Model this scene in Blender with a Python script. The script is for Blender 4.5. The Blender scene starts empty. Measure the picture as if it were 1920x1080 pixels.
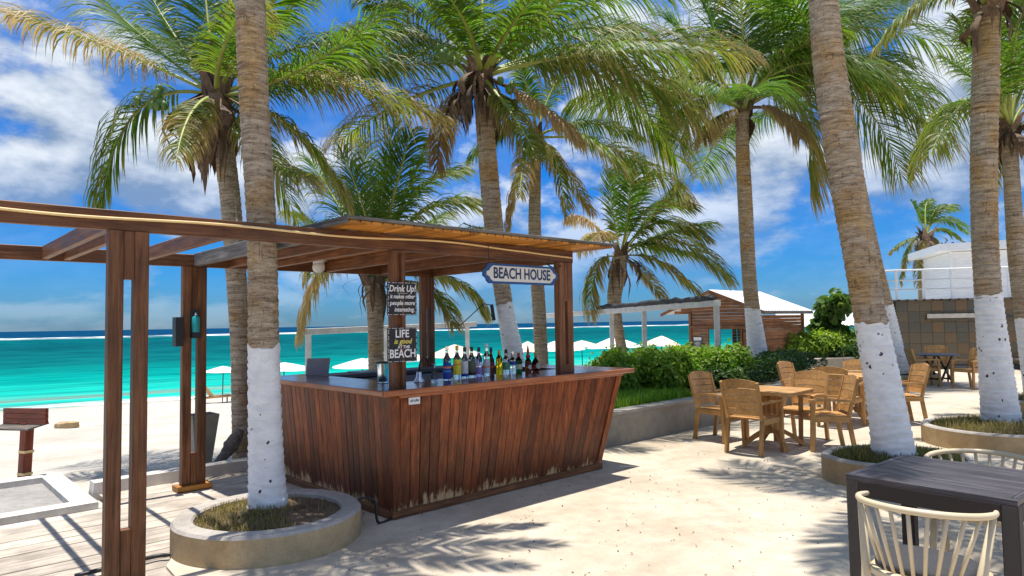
import bpy, bmesh, math, random
import numpy as np
from mathutils import Vector, Matrix, Quaternion

R = math.radians
random.seed(7)
rng = np.random.default_rng(7)
scene = bpy.context.scene
col = scene.collection

# ------------------------------------------------------------------ camera
cam_data = bpy.data.cameras.new('camera')
cam = bpy.data.objects.new('camera', cam_data)
col.objects.link(cam)
cam_data.sensor_width = 36.0
cam_data.lens = 36.0 * 1270.0 / 1920.0
cam_data.clip_start = 0.05
cam_data.clip_end = 60000.0
cam.location = (0, 0, 1.65)
cam.rotation_euler = (R(90 + 2.99), R(0.94), 0)
scene.camera = cam

# ------------------------------------------------------------------ sky and sun
SUN_DIR = Vector((-0.03, 0.035, 1.0)).normalized()      # towards the sun
world = bpy.data.worlds.new('World')
scene.world = world
world.use_nodes = True


def ramp_simple(N, stops):
    r = N.new('ShaderNodeValToRGB'); e = r.color_ramp.elements
    while len(e) < len(stops): e.new(0.5)
    for i, (p, c) in enumerate(stops): e[i].position = p; e[i].color = (*c, 1)
    return r


def build_world():
    nt = world.node_tree
    N, L = nt.nodes, nt.links
    N.clear()
    out = N.new('ShaderNodeOutputWorld')
    bg = N.new('ShaderNodeBackground')
    bg.inputs['Strength'].default_value = 0.15
    sky = N.new('ShaderNodeTexSky')
    sky.sky_type = 'NISHITA'
    sky.sun_disc = False
    sky.sun_elevation = math.asin(SUN_DIR.z)
    sky.sun_rotation = math.atan2(SUN_DIR.x, SUN_DIR.y)
    sky.altitude = 0
    sky.air_density = 1.0
    sky.dust_density = 0.3
    sky.ozone_density = 2.5
    hs = N.new('ShaderNodeHueSaturation')
    hs.inputs['Saturation'].default_value = 1.35
    hs.inputs['Value'].default_value = 0.90
    L.new(sky.outputs[0], hs.inputs['Color'])
    tint = N.new('ShaderNodeMix'); tint.data_type = 'RGBA'; tint.blend_type = 'MULTIPLY'
    tint.inputs[0].default_value = 1.0
    L.new(hs.outputs[0], tint.inputs[6])
    tint.inputs[7].default_value = (0.42, 0.80, 1.12, 1)
    # clouds: layered noise on a plane overhead, so they thin out towards the horizon
    tc = N.new('ShaderNodeTexCoord')
    sep = N.new('ShaderNodeSeparateXYZ')
    L.new(tc.outputs['Generated'], sep.inputs[0])

    def math_(op, a, b=None, c=None):
        m = N.new('ShaderNodeMath'); m.operation = op
        for i, q in enumerate((a, b, c)):
            if q is None: continue
            if isinstance(q, (int, float)): m.inputs[i].default_value = q
            else: L.new(q, m.inputs[i])
        return m.outputs[0]
    zc = math_('MAXIMUM', sep.outputs[2], 0.0)
    tg = N.new('ShaderNodeMapRange'); tg.inputs['From Max'].default_value = 0.45
    L.new(zc, tg.inputs[0])
    tr = ramp_simple(N, [(0.0, (0.12, 0.27, 0.58)), (0.2, (0.07, 0.33, 0.66)), (0.6, (0.05, 0.44, 0.76)), (1.0, (0.16, 0.60, 0.90))])
    L.new(tg.outputs[0], tr.inputs[0]); L.new(tr.outputs[0], tint.inputs[7])
    comb = N.new('ShaderNodeCombineXYZ')
    sq = math_('POWER', zc, 0.80)
    L.new(math_('MULTIPLY', sep.outputs[0], 1.0), comb.inputs[0]); L.new(math_('MULTIPLY', sep.outputs[1], 1.0), comb.inputs[1])
    L.new(math_('MULTIPLY', sq, 1.7), comb.inputs[2])

    def noise(vec, scale, detail, rough, off, dist=0.25):
        mp = N.new('ShaderNodeMapping'); mp.inputs['Location'].default_value = off
        L.new(vec, mp.inputs[0])
        n = N.new('ShaderNodeTexNoise'); n.inputs['Scale'].default_value = scale
        n.inputs['Detail'].default_value = detail; n.inputs['Roughness'].default_value = rough
        n.inputs['Distortion'].default_value = dist
        L.new(mp.outputs[0], n.inputs['Vector'])
        return n.outputs[0]
    OFF = (3.1, 1.7, 0.4)
    big = noise(comb.outputs[0], 2.6, 10, 0.57, OFF, 0.12)
    up = noise(comb.outputs[0], 2.6, 6, 0.55, (OFF[0] - 0.012, OFF[1] + 0.0, OFF[2] + 0.05), 0.12)
    ramp = N.new('ShaderNodeMapRange'); ramp.interpolation_type = 'SMOOTHSTEP'
    ramp.inputs['From Min'].default_value = 0.45; ramp.inputs['From Max'].default_value = 0.54
    L.new(big, ramp.inputs[0])
    # thin high veil between the heaps
    veil = noise(comb.outputs[0], 1.1, 7, 0.6, (7.7, 2.1, 5.0), 0.8)
    vr = N.new('ShaderNodeMapRange'); vr.inputs['From Min'].default_value = 0.42; vr.inputs['From Max'].default_value = 0.75
    vr.inputs['To Max'].default_value = 0.50
    L.new(veil, vr.inputs[0])
    hz = N.new('ShaderNodeMapRange'); hz.interpolation_type = 'SMOOTHSTEP'
    hz.inputs['From Min'].default_value = -0.02; hz.inputs['From Max'].default_value = 0.24
    hz.inputs['To Min'].default_value = 0.16; hz.inputs['To Max'].default_value = 0.95
    L.new(zc, hz.inputs[0])
    mask = math_('MULTIPLY', math_('MAXIMUM', ramp.outputs[0], vr.outputs[0]), hz.outputs[0])
    # self shading: the tops of the heaps face the sun, their undersides go blue grey
    dif = math_('SUBTRACT', big, up)
    lit = N.new('ShaderNodeMapRange')
    lit.inputs['From Min'].default_value = -0.05; lit.inputs['From Max'].default_value = 0.06
    L.new(dif, lit.inputs[0])
    cc = N.new('ShaderNodeMix'); cc.data_type = 'RGBA'
    L.new(lit.outputs[0], cc.inputs[0])
    cc.inputs[6].default_value = (1.15, 1.65, 2.45, 1)
    cc.inputs[7].default_value = (3.9, 4.2, 4.55, 1)
    mx = N.new('ShaderNodeMix'); mx.data_type = 'RGBA'
    L.new(mask, mx.inputs[0]); L.new(tint.outputs[2], mx.inputs[6]); L.new(cc.outputs[2], mx.inputs[7])
    L.new(mx.outputs[2], bg.inputs['Color'])
    L.new(bg.outputs[0], out.inputs[0])


build_world()
sun_d = bpy.data.lights.new('sun', 'SUN')
sun_d.energy = 4.6
sun_d.angle = R(0.5)
sun_d.color = (1.0, 0.955, 0.88)
sun = bpy.data.objects.new('sun', sun_d)
col.objects.link(sun)
sun.rotation_euler = SUN_DIR.to_track_quat('Z', 'Y').to_euler()
scene.view_settings.view_transform = 'Standard'
scene.view_settings.look = 'None'
scene.view_settings.gamma = 1.0
scene.view_settings.use_curve_mapping = False
scene.view_settings.exposure = 0.55

# ------------------------------------------------------------------ helpers


def tag(o, label=None, cat=None, group=None, kind=None):
    if label: o['label'] = label
    if cat: o['category'] = cat
    if group: o['group'] = group
    if kind: o['kind'] = kind
    return o


def empty(name, loc=(0, 0, 0), rz=0.0, label=None, cat=None, group=None):
    o = bpy.data.objects.new(name, None)
    o.empty_display_size = 0.2
    col.objects.link(o)
    o.location = loc
    o.rotation_euler = (0, 0, rz)
    return tag(o, label, cat, group)


def link(name, me, mat=None, parent=None, loc=None, rot=None):
    o = bpy.data.objects.new(name, me)
    col.objects.link(o)
    if mat is not None and not me.materials:
        me.materials.append(mat)
    if parent is not None: o.parent = parent
    if loc is not None: o.location = loc
    if rot is not None: o.rotation_euler = rot
    return o


KIDS = {}


def copy_tree(o, parent=None):
    c = o.copy()
    col.objects.link(c)
    if parent is not None: c.parent = parent
    for ch in list(o.children):
        copy_tree(ch, c)
    return c


class MB:
    """collects shapes and links them as one mesh object"""
    def __init__(s): s.v = []; s.f = []; s.m = []

    def add(s, v, f, mi=0):
        n = len(s.v)
        s.v.extend([tuple(p) for p in v])
        s.f.extend([tuple(i + n for i in q) for q in f]); s.m.extend([mi] * len(f))
        return s

    def box(s, c, d, rz=0.0, mi=0):
        x, y, z = d[0] / 2, d[1] / 2, d[2] / 2
        ca, sa = math.cos(rz), math.sin(rz)
        v = []
        for dz in (-z, z):
            for (dx, dy) in ((-x, -y), (x, -y), (x, y), (-x, y)):
                v.append((c[0] + dx * ca - dy * sa, c[1] + dx * sa + dy * ca, c[2] + dz))
        return s.add(v, [(3, 2, 1, 0), (4, 5, 6, 7), (0, 1, 5, 4), (1, 2, 6, 5), (2, 3, 7, 6), (3, 0, 4, 7)], mi)

    def hexa(s, b, t, mi=0):
        """eight corners: bottom four, top four"""
        return s.add(list(b) + list(t), [(3, 2, 1, 0), (4, 5, 6, 7), (0, 1, 5, 4), (1, 2, 6, 5), (2, 3, 7, 6), (3, 0, 4, 7)], mi)

    def bar(s, p0, p1, w, h, mi=0, up=(0, 0, 1), w1=None, h1=None):
        p0, p1 = Vector(p0), Vector(p1)
        t = (p1 - p0).normalized()
        u = Vector(up)
        if abs(t.dot(u)) > 0.98: u = Vector((1, 0, 0))
        sd = t.cross(u).normalized(); un = sd.cross(t).normalized()
        def ring(p, w, h): return [p - sd * w / 2 - un * h / 2, p + sd * w / 2 - un * h / 2, p + sd * w / 2 + un * h / 2, p - sd * w / 2 + un * h / 2]
        return s.hexa(ring(p0, w, h), ring(p1, w1 or w, h1 or h), mi)

    def tube(s, pts, rad, n=8, mi=0, cap=True):
        pts = [Vector(p) for p in pts]
        if not hasattr(rad, '__len__'): rad = [rad] * len(pts)
        v = []; f = []
        pn = None
        for i, p in enumerate(pts):
            t = (pts[min(i + 1, len(pts) - 1)] - pts[max(i - 1, 0)]).normalized()
            if pn is None:
                pn = t.orthogonal().normalized()
            else:
                pn = (pn - t * pn.dot(t)).normalized()
            b = t.cross(pn)
            for k in range(n):
                a = 2 * math.pi * k / n
                v.append(p + (pn * math.cos(a) + b * math.sin(a)) * rad[i])
        for i in range(len(pts) - 1):
            for k in range(n):
                k2 = (k + 1) % n
                f.append((i * n + k, i * n + k2, (i + 1) * n + k2, (i + 1) * n + k))
        if cap:
            f.append(tuple(range(n - 1, -1, -1)))
            f.append(tuple(range((len(pts) - 1) * n, len(pts) * n)))
        return s.add(v, f, mi)

    def lathe(s, prof, n=24, c=(0, 0, 0), mi=0, cap=True):
        v = []; f = []
        for r, z in prof:
            for k in range(n):
                a = 2 * math.pi * k / n
                v.append((c[0] + r * math.cos(a), c[1] + r * math.sin(a), c[2] + z))
        for i in range(len(prof) - 1):
            for k in range(n):
                k2 = (k + 1) % n
                f.append((i * n + k, i * n + k2, (i + 1) * n + k2, (i + 1) * n + k))
        if cap:
            f.append(tuple(range(n - 1, -1, -1)))
            f.append(tuple(range((len(prof) - 1) * n, len(prof) * n)))
        return s.add(v, f, mi)

    def prism(s, poly, z0, z1, mi=0):
        n = len(poly)
        v = [(p[0], p[1], z0) for p in poly] + [(p[0], p[1], z1) for p in poly]
        f = [tuple(range(n - 1, -1, -1)), tuple(range(n, 2 * n))]
        for k in range(n):
            k2 = (k + 1) % n
            f.append((k, k2, n + k2, n + k))
        return s.add(v, f, mi)

    def mesh(s, name, mats=(), smooth=False, sharp=None):
        me = bpy.data.meshes.new(name)
        me.from_pydata(s.v, [], s.f)
        for m in mats: me.materials.append(m)
        if any(s.m): me.polygons.foreach_set('material_index', s.m)
        if smooth:
            me.polygons.foreach_set('use_smooth', [True] * len(me.polygons))
            if sharp is not None:
                try: me.set_sharp_from_angle(angle=R(sharp))
                except Exception: pass
        me.update()
        return me

    def build(s, name, mat, parent=None, loc=None, rot=None, smooth=False, sharp=None):
        mats = mat if isinstance(mat, (list, tuple)) else (mat,)
        return link(name, s.mesh(name, mats, smooth, sharp), None, parent, loc, rot)


_beam_cache = {}


def beam(name, p0, p1, w, h, mat, parent=None, up=(0, 0, 1), ch=0.08):
    """a squared timber with eased edges whose own X axis runs from p0 to p1"""
    p0, p1 = Vector(p0), Vector(p1)
    Ln = (p1 - p0).length
    key = (round(Ln, 3), round(w, 4), round(h, 4), mat.name, ch)
    if key not in _beam_cache:
        c = min(w, h) * ch
        a, b = w / 2, h / 2
        sec = [(-a + c, -b), (a - c, -b), (a, -b + c), (a, b - c), (a - c, b), (-a + c, b), (-a, b - c), (-a, -b + c)]
        v = [(-Ln / 2, y, z) for y, z in sec] + [(Ln / 2, y, z) for y, z in sec]
        f = [tuple(range(7, -1, -1))[::-1], tuple(range(8, 16))[::-1]]
        for k in range(8):
            k2 = (k + 1) % 8
            f.append((k, 8 + k, 8 + k2, k2))
        me = bpy.data.meshes.new(name)
        me.from_pydata(v, [], f)
        bm = bmesh.new(); bm.from_mesh(me); bmesh.ops.recalc_face_normals(bm, faces=bm.faces); bm.to_mesh(me); bm.free()
        me.materials.append(mat)
        _beam_cache[key] = me
    t = (p1 - p0).normalized()
    u = Vector(up)
    if abs(t.dot(u)) > 0.98: u = Vector((0, 1, 0))
    y = u.cross(t).normalized(); z = t.cross(y).normalized()
    m = Matrix((t, y, z)).transposed().to_4x4()
    m.translation = (p0 + p1) / 2
    o = link(name, _beam_cache[key], None, parent)
    o.matrix_local = m
    return o


def smooth_path(pts, n):
    """Catmull-Rom through the points; last column may be a radius"""
    P = np.array(pts, float)
    P = np.vstack([2 * P[0] - P[1], P, 2 * P[-1] - P[-2]])
    segs = len(pts) - 1
    out = []
    for k in range(n):
        g = k / (n - 1) * segs
        i = min(int(g), segs - 1); t = g - i
        a, b, c, d = P[i], P[i + 1], P[i + 2], P[i + 3]
        out.append(0.5 * ((2 * b) + (-a + c) * t + (2 * a - 5 * b + 4 * c - d) * t * t + (-a + 3 * b - 3 * c + d) * t ** 3))
    return np.array(out)


def np_mesh(name, verts, loops, starts, totals, mats, attrs=None, midx=None, smooth=True):
    me = bpy.data.meshes.new(name)
    me.vertices.add(len(verts)); me.vertices.foreach_set('co', np.asarray(verts, np.float32).ravel())
    me.loops.add(len(loops)); me.loops.foreach_set('vertex_index', np.asarray(loops, np.int32))
    me.polygons.add(len(starts))
    me.polygons.foreach_set('loop_start', np.asarray(starts, np.int32))
    me.polygons.foreach_set('loop_total', np.asarray(totals, np.int32))
    for m in mats: me.materials.append(m)
    if midx is not None: me.polygons.foreach_set('material_index', np.asarray(midx, np.int32))
    if smooth: me.polygons.foreach_set('use_smooth', np.ones(len(starts), bool))
    for k, a in (attrs or {}).items():
        at = me.attributes.new(k, 'FLOAT', 'POINT'); at.data.foreach_set('value', np.asarray(a, np.float32))
    me.update(calc_edges=True)
    me.validate()
    return me


# ------------------------------------------------------------------ materials
def nodes_of(name):
    m = bpy.data.materials.new(name)
    m.use_nodes = True
    nt = m.node_tree
    b = nt.nodes['Principled BSDF']
    return m, nt, nt.nodes, nt.links, b


def ramp_node(N, stops, interp='LINEAR'):
    r = N.new('ShaderNodeValToRGB')
    r.color_ramp.interpolation = interp
    e = r.color_ramp.elements
    while len(e) < len(stops): e.new(0.5)
    for i, (p, c) in enumerate(stops):
        e[i].position = p
        e[i].color = (*c, 1) if len(c) == 3 else c
    return r


def obj_vec(N, L, scale, rnd=True):
    tc = N.new('ShaderNodeTexCoord')
    src = tc.outputs['Object']
    if rnd:
        oi = N.new('ShaderNodeObjectInfo')
        ml = N.new('ShaderNodeMath'); ml.operation = 'MULTIPLY'; ml.inputs[1].default_value = 53.0
        L.new(oi.outputs['Random'], ml.inputs[0])
        ad = N.new('ShaderNodeVectorMath'); ad.operation = 'ADD'
        L.new(src, ad.inputs[0]); L.new(ml.outputs[0], ad.inputs[1])
        src = ad.outputs[0]
    mp = N.new('ShaderNodeMapping'); mp.inputs['Scale'].default_value = scale
    L.new(src, mp.inputs[0])
    return mp.outputs[0]


def noise_node(N, L, vec, scale, detail=5, rough=0.6, dist=0.0):
    n = N.new('ShaderNodeTexNoise')
    n.inputs['Scale'].default_value = scale; n.inputs['Detail'].default_value = detail
    n.inputs['Roughness'].default_value = rough; n.inputs['Distortion'].default_value = dist
    L.new(vec, n.inputs['Vector'])
    return n


def mix(N, L, fac, a, b, mode='MIX'):
    x = N.new('ShaderNodeMix'); x.data_type = 'RGBA'; x.blend_type = mode
    for i, q in ((0, fac), (6, a), (7, b)):
        if isinstance(q, (int, float)): x.inputs[i].default_value = q
        elif isinstance(q, tuple): x.inputs[i].default_value = (*q, 1) if len(q) == 3 else q
        else: L.new(q, x.inputs[i])
    return x.outputs[2]


def bump(N, L, b, h, strength, dist=0.01):
    bp = N.new('ShaderNodeBump'); bp.inputs['Strength'].default_value = strength; bp.inputs['Distance'].default_value = dist
    L.new(h, bp.inputs['Height']); L.new(bp.outputs[0], b.inputs['Normal'])
    return bp


def wood(name, dark, mid, light, axis='x', rough=0.5, grain=1.0, vary=0.35, coat=0.0, wear=None):
    m, nt, N, L, b = nodes_of(name)
    s = {'x': (1.2, 22, 22), 'y': (22, 1.2, 22), 'z': (22, 22, 1.2)}[axis]
    vec = obj_vec(N, L, s)
    g = noise_node(N, L, vec, 1.6 * grain, 6, 0.65, 0.6)
    rp = ramp_node(N, [(0.28, dark), (0.5, mid), (0.74, light)])
    L.new(g.outputs[0], rp.inputs[0])
    blot = noise_node(N, L, obj_vec(N, L, (1, 1, 1)), 3.0, 4, 0.6)
    rb = ramp_node(N, [(0.3, (0.62, 0.6, 0.58)), (0.7, (1.2, 1.18, 1.15))])
    L.new(blot.outputs[0], rb.inputs[0])
    c = mix(N, L, 1.0, rp.outputs[0], rb.outputs[0], 'MULTIPLY')
    oi = N.new('ShaderNodeObjectInfo')
    mr = N.new('ShaderNodeMapRange'); mr.inputs['To Min'].default_value = 1 - vary; mr.inputs['To Max'].default_value = 1 + vary
    L.new(oi.outputs['Random'], mr.inputs[0])
    hs = N.new('ShaderNodeHueSaturation'); L.new(c, hs.inputs['Color']); L.new(mr.outputs[0], hs.inputs['Value'])
    c = hs.outputs[0]
    if wear:                     # bare wood scuffed through the varnish near the foot
        z0, z1, wc, gc = wear
        tc = N.new('ShaderNodeTexCoord'); sp = N.new('ShaderNodeSeparateXYZ'); L.new(tc.outputs['Object'], sp.inputs[0])
        hm = N.new('ShaderNodeMapRange'); hm.inputs['From Min'].default_value = z0; hm.inputs['From Max'].default_value = z1
        hm.inputs['To Min'].default_value = 1.0; hm.inputs['To Max'].default_value = 0.0
        L.new(sp.outputs[2], hm.inputs[0])
        wn = noise_node(N, L, obj_vec(N, L, (26, 26, 5)), 1.0, 6, 0.7, 0.4)
        bn = noise_node(N, L, obj_vec(N, L, (3, 3, 1), rnd=False), 1.0, 3, 0.6)
        ad = N.new('ShaderNodeMath'); ad.operation = 'MULTIPLY'; L.new(hm.outputs[0], ad.inputs[0]); L.new(bn.outputs[0], ad.inputs[1])
        a2 = N.new('ShaderNodeMath'); a2.operation = 'MULTIPLY'; L.new(ad.outputs[0], a2.inputs[0]); L.new(wn.outputs[0], a2.inputs[1])
        st = N.new('ShaderNodeMapRange'); st.inputs['From Min'].default_value = 0.19; st.inputs['From Max'].default_value = 0.25
        L.new(a2.outputs[0], st.inputs[0])
        # grime band
        gm = N.new('ShaderNodeMapRange'); gm.inputs['From Min'].default_value = z0; gm.inputs['From Max'].default_value = z1 * 1.9
        gm.inputs['To Min'].default_value = 1.0; gm.inputs['To Max'].default_value = 0.0
        L.new(sp.outputs[2], gm.inputs[0])
        g2 = N.new('ShaderNodeMath'); g2.operation = 'MULTIPLY'; L.new(gm.outputs[0], g2.inputs[0]); L.new(bn.outputs[0], g2.inputs[1])
        g3 = N.new('ShaderNodeMath'); g3.operation = 'MULTIPLY'; L.new(g2.outputs[0], g3.inputs[0]); g3.inputs[1].default_value = 1.2
        g3.use_clamp = True
        c = mix(N, L, g3.outputs[0], c, gc)
        c = mix(N, L, st.outputs[0], c, wc)
    L.new(c, b.inputs['Base Color'])
    rr = N.new('ShaderNodeMapRange'); rr.inputs['To Min'].default_value = rough - 0.12; rr.inputs['To Max'].default_value = rough + 0.15
    L.new(blot.outputs[0], rr.inputs[0]); L.new(rr.outputs[0], b.inputs['Roughness'])
    b.inputs['Specular IOR Level'].default_value = 0.3
    if coat: b.inputs['Coat Weight'].default_value = coat; b.inputs['Coat Roughness'].default_value = 0.2
    bump(N, L, b, g.outputs[0], 0.35, 0.004)
    return m


def plain(name, c, rough=0.5, metal=0.0, spec=0.5, var=0.12, scale=8.0, bmp=0.0, rvary=0.0):
    m, nt, N, L, b = nodes_of(name)
    n = noise_node(N, L, obj_vec(N, L, (1, 1, 1)), scale, 5, 0.6)
    lo = tuple(max(0, x * (1 - var)) for x in c); hi = tuple(x * (1 + var) for x in c)
    rp = ramp_node(N, [(0.3, lo), (0.7, hi)]); L.new(n.outputs[0], rp.inputs[0])
    cc = rp.outputs[0]
    if rvary:
        oi = N.new('ShaderNodeObjectInfo'); mr = N.new('ShaderNodeMapRange')
        mr.inputs['To Min'].default_value = 1 - rvary; mr.inputs['To Max'].default_value = 1 + rvary
        L.new(oi.outputs['Random'], mr.inputs[0])
        hs = N.new('ShaderNodeHueSaturation'); L.new(cc, hs.inputs['Color']); L.new(mr.outputs[0], hs.inputs['Value']); cc = hs.outputs[0]
    L.new(cc, b.inputs['Base Color'])
    b.inputs['Roughness'].default_value = rough
    b.inputs['Metallic'].default_value = metal
    b.inputs['Specular IOR Level'].default_value = spec
    if bmp: bump(N, L, b, n.outputs[0], bmp, 0.01)
    return m


def concrete(name, c, stain, rough=0.85, scale=1.0, stain_amt=0.5, bmp=0.25):
    m, nt, N, L, b = nodes_of(name)
    v = obj_vec(N, L, (1, 1, 1), rnd=False)
    big = noise_node(N, L, v, 0.7 * scale, 7, 0.62, 0.3)
    mid = noise_node(N, L, v, 6.0 * scale, 6, 0.65)
    fine = noise_node(N, L, v, 90.0, 3, 0.7)
    r1 = ramp_node(N, [(0.36, stain), (0.60, c)]); L.new(big.outputs[0], r1.inputs[0])
    a = mix(N, L, stain_amt, c, r1.outputs[0])
    r2 = ramp_node(N, [(0.25, (0.80, 0.79, 0.77)), (0.75, (1.14, 1.14, 1.14))]); L.new(mid.outputs[0], r2.inputs[0])
    a = mix(N, L, 1.0, a, r2.outputs[0], 'MULTIPLY')
    r3 = ramp_node(N, [(0.25, (0.82, 0.82, 0.82)), (0.7, (1.08, 1.08, 1.08))]); L.new(fine.outputs[0], r3.inputs[0])
    a = mix(N, L, 1.0, a, r3.outputs[0], 'MULTIPLY')
    sp = noise_node(N, L, v, 23.0, 2, 0.5)
    r4 = ramp_node(N, [(0.25, (0.45, 0.40, 0.34)), (0.30, (1, 1, 1))]); L.new(sp.outputs[0], r4.inputs[0])
    a = mix(N, L, 1.0, a, r4.outputs[0], 'MULTIPLY')
    L.new(a, b.inputs['Base Color'])
    b.inputs['Roughness'].default_value = rough
    b.inputs['Specular IOR Level'].default_value = 0.25
    bump(N, L, b, mid.outputs[0], bmp, 0.012)
    return m


def glass(name, c, rough=0.03, ior=1.2, trans=1.0):
    m, nt, N, L, b = nodes_of(name)
    b.inputs['Base Color'].default_value = (*c, 1)
    b.inputs['Transmission Weight'].default_value = trans
    b.inputs['Roughness'].default_value = rough
    b.inputs['IOR'].default_value = ior
    return m


def leaf_material(name, deep, bright, dry_c, trans=0.35, rough=0.38, by_attr=True):
    m, nt, N, L, b = nodes_of(name)
    out = N['Material Output']
    n = noise_node(N, L, obj_vec(N, L, (1, 1, 1)), 2.2, 3, 0.6)
    rp = ramp_node(N, [(0.32, deep), (0.68, bright)]); L.new(n.outputs[0], rp.inputs[0])
    c = rp.outputs[0]
    if by_attr:
        at = N.new('ShaderNodeAttribute'); at.attribute_name = 'dry'
        st = ramp_node(N, [(0.30, (0, 0, 0)), (0.62, (1, 1, 1))]); L.new(at.outputs['Fac'], st.inputs[0])
        yl = ramp_node(N, [(0.10, (0, 0, 0)), (0.45, (1, 1, 1))]); L.new(at.outputs['Fac'], yl.inputs[0])
        c = mix(N, L, yl.outputs[0], c, (0.20, 0.19, 0.035))
        c = mix(N, L, st.outputs[0], c, dry_c)
    else:
        oi = N.new('ShaderNodeAttribute'); oi.attribute_name = 'dry'
        c = mix(N, L, oi.outputs['Fac'], c, dry_c)
    L.new(c, b.inputs['Base Color'])
    b.inputs['Roughness'].default_value = rough
    b.inputs['Specular IOR Level'].default_value = 0.30
    tr = N.new('ShaderNodeBsdfTranslucent')
    tcol = mix(N, L, 1.0, c, (1.5, 1.7, 0.8), 'MULTIPLY')
    L.new(tcol, tr.inputs['Color'])
    ms = N.new('ShaderNodeMixShader'); ms.inputs[0].default_value = trans
    L.new(b.outputs[0], ms.inputs[1]); L.new(tr.outputs[0], ms.inputs[2]); L.new(ms.outputs[0], out.inputs[0])
    return m


MAT = {}
MAT['timber'] = wood('timber', (0.070, 0.027, 0.010), (0.185, 0.075, 0.030), (0.31, 0.145, 0.065), 'x', 0.5, 1.0, 0.25)
MAT['roof_plank'] = wood('roof_plank', (0.34, 0.12, 0.018), (0.62, 0.26, 0.045), (0.76, 0.40, 0.10), 'x', 0.55, 1.0, 0.35)
MAT['grey_timber'] = wood('grey_timber', (0.07, 0.065, 0.06), (0.16, 0.15, 0.135), (0.32, 0.30, 0.27), 'x', 0.75, 1.0, 0.3)
MAT['bar_plank'] = wood('bar_plank', (0.085, 0.017, 0.005), (0.245, 0.060, 0.016), (0.42, 0.13, 0.038), 'z', 0.45, 1.0, 0.38, 0.06,
                        wear=(0.05, 0.34, (0.55, 0.36, 0.18), (0.026, 0.013, 0.008)))
MAT['bar_edge'] = wood('bar_edge', (0.22, 0.055, 0.016), (0.40, 0.115, 0.032), (0.55, 0.19, 0.06), 'x', 0.3, 1.0, 0.1, 0.5)
MAT['bar_top'] = wood('bar_top', (0.035, 0.014, 0.010), (0.085, 0.032, 0.02), (0.15, 0.06, 0.036), 'x', 0.2, 0.7, 0.08, 0.6)
MAT['deck'] = wood('deck', (0.30, 0.26, 0.215), (0.49, 0.43, 0.36), (0.63, 0.565, 0.48), 'x', 0.8, 1.0, 0.12)
MAT['chair_wood'] = wood('chair_wood', (0.36, 0.185, 0.060), (0.50, 0.275, 0.095), (0.60, 0.355, 0.145), 'x', 0.48, 0.6, 0.08)
MAT['hut_board'] = wood('hut_board', (0.13, 0.055, 0.025), (0.28, 0.125, 0.055), (0.42, 0.21, 0.10), 'x', 0.65, 0.6, 0.22)
MAT['sign_wood'] = wood('sign_wood', (0.10, 0.022, 0.012), (0.21, 0.05, 0.025), (0.32, 0.095, 0.05), 'x', 0.5, 1.0, 0.1)
MAT['drift'] = wood('drift', (0.05, 0.045, 0.04), (0.13, 0.115, 0.10), (0.28, 0.25, 0.22), 'x', 0.85, 1.0, 0.1)
MAT['white_wood'] = plain('white_wood', (0.62, 0.60, 0.56), 0.65, var=0.18, scale=5)
MAT['white_paint'] = plain('white_paint', (0.78, 0.78, 0.77), 0.55, var=0.06, scale=3)
MAT['white_metal'] = plain('white_metal', (0.80, 0.81, 0.82), 0.4, var=0.04)
MAT['black'] = plain('black', (0.015, 0.015, 0.016), 0.45, var=0.2)
MAT['black_metal'] = plain('black_metal', (0.02, 0.02, 0.021), 0.35, metal=0.5)
MAT['chrome'] = plain('chrome', (0.70, 0.72, 0.74), 0.16, metal=1.0, var=0.05)
MAT['steel'] = plain('steel', (0.34, 0.35, 0.36), 0.35, metal=0.7, var=0.15)
MAT['grey_panel'] = plain('grey_panel', (0.30, 0.30, 0.31), 0.6, var=0.08)
MAT['slate_panel'] = plain('slate_panel', (0.10, 0.10, 0.11), 0.5, var=0.1)
MAT['terrace'] = concrete('terrace', (0.575, 0.50, 0.395), (0.39, 0.315, 0.225), 0.8, 1.0, 0.7, 0.14)
MAT['planter_wall'] = concrete('planter_wall', (0.35, 0.32, 0.26), (0.22, 0.205, 0.16), 0.85, 1.2, 0.8, 0.15)
MAT['planter_rim'] = concrete('planter_rim', (0.46, 0.42, 0.37), (0.30, 0.27, 0.23), 0.85, 1.6, 0.7, 0.2)
MAT['planter_side'] = concrete('planter_side', (0.52, 0.385, 0.215), (0.34, 0.22, 0.105), 0.85, 1.6, 0.8, 0.2)
MAT['pale_concrete'] = concrete('pale_concrete', (0.66, 0.62, 0.56), (0.48, 0.44, 0.38), 0.85, 1.0, 0.6, 0.15)
MAT['tray'] = concrete('tray', (0.36, 0.34, 0.32), (0.22, 0.21, 0.19), 0.8, 2.0, 0.6, 0.15)
MAT['soil'] = concrete('soil', (0.17, 0.12, 0.08), (0.075, 0.05, 0.032), 0.95, 5.0, 0.9, 0.9)
MAT['cream_plastic'] = plain('cream_plastic', (0.60, 0.49, 0.32), 0.42, var=0.05)
MAT['cushion'] = plain('cushion', (0.045, 0.045, 0.05), 0.9, var=0.15, scale=60, bmp=0.3)
MAT['sheath'] = wood('sheath', (0.06, 0.035, 0.02), (0.15, 0.095, 0.06), (0.29, 0.205, 0.14), 'z', 0.8, 1.0, 0.45)
MAT['coconut'] = plain('coconut', (0.085, 0.165, 0.028), 0.55, var=0.25, scale=20)
MAT['rachis'] = plain('rachis', (0.27, 0.30, 0.055), 0.5, var=0.3, scale=4)
MAT['frond'] = leaf_material('frond', (0.042, 0.105, 0.011), (0.130, 0.220, 0.024), (0.36, 0.235, 0.125), 0.50, 0.46)
MAT['hedge_leaf'] = leaf_material('hedge_leaf', (0.055, 0.150, 0.014), (0.135, 0.285, 0.026), (0.32, 0.39, 0.04), 0.40, 0.42, False)
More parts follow.
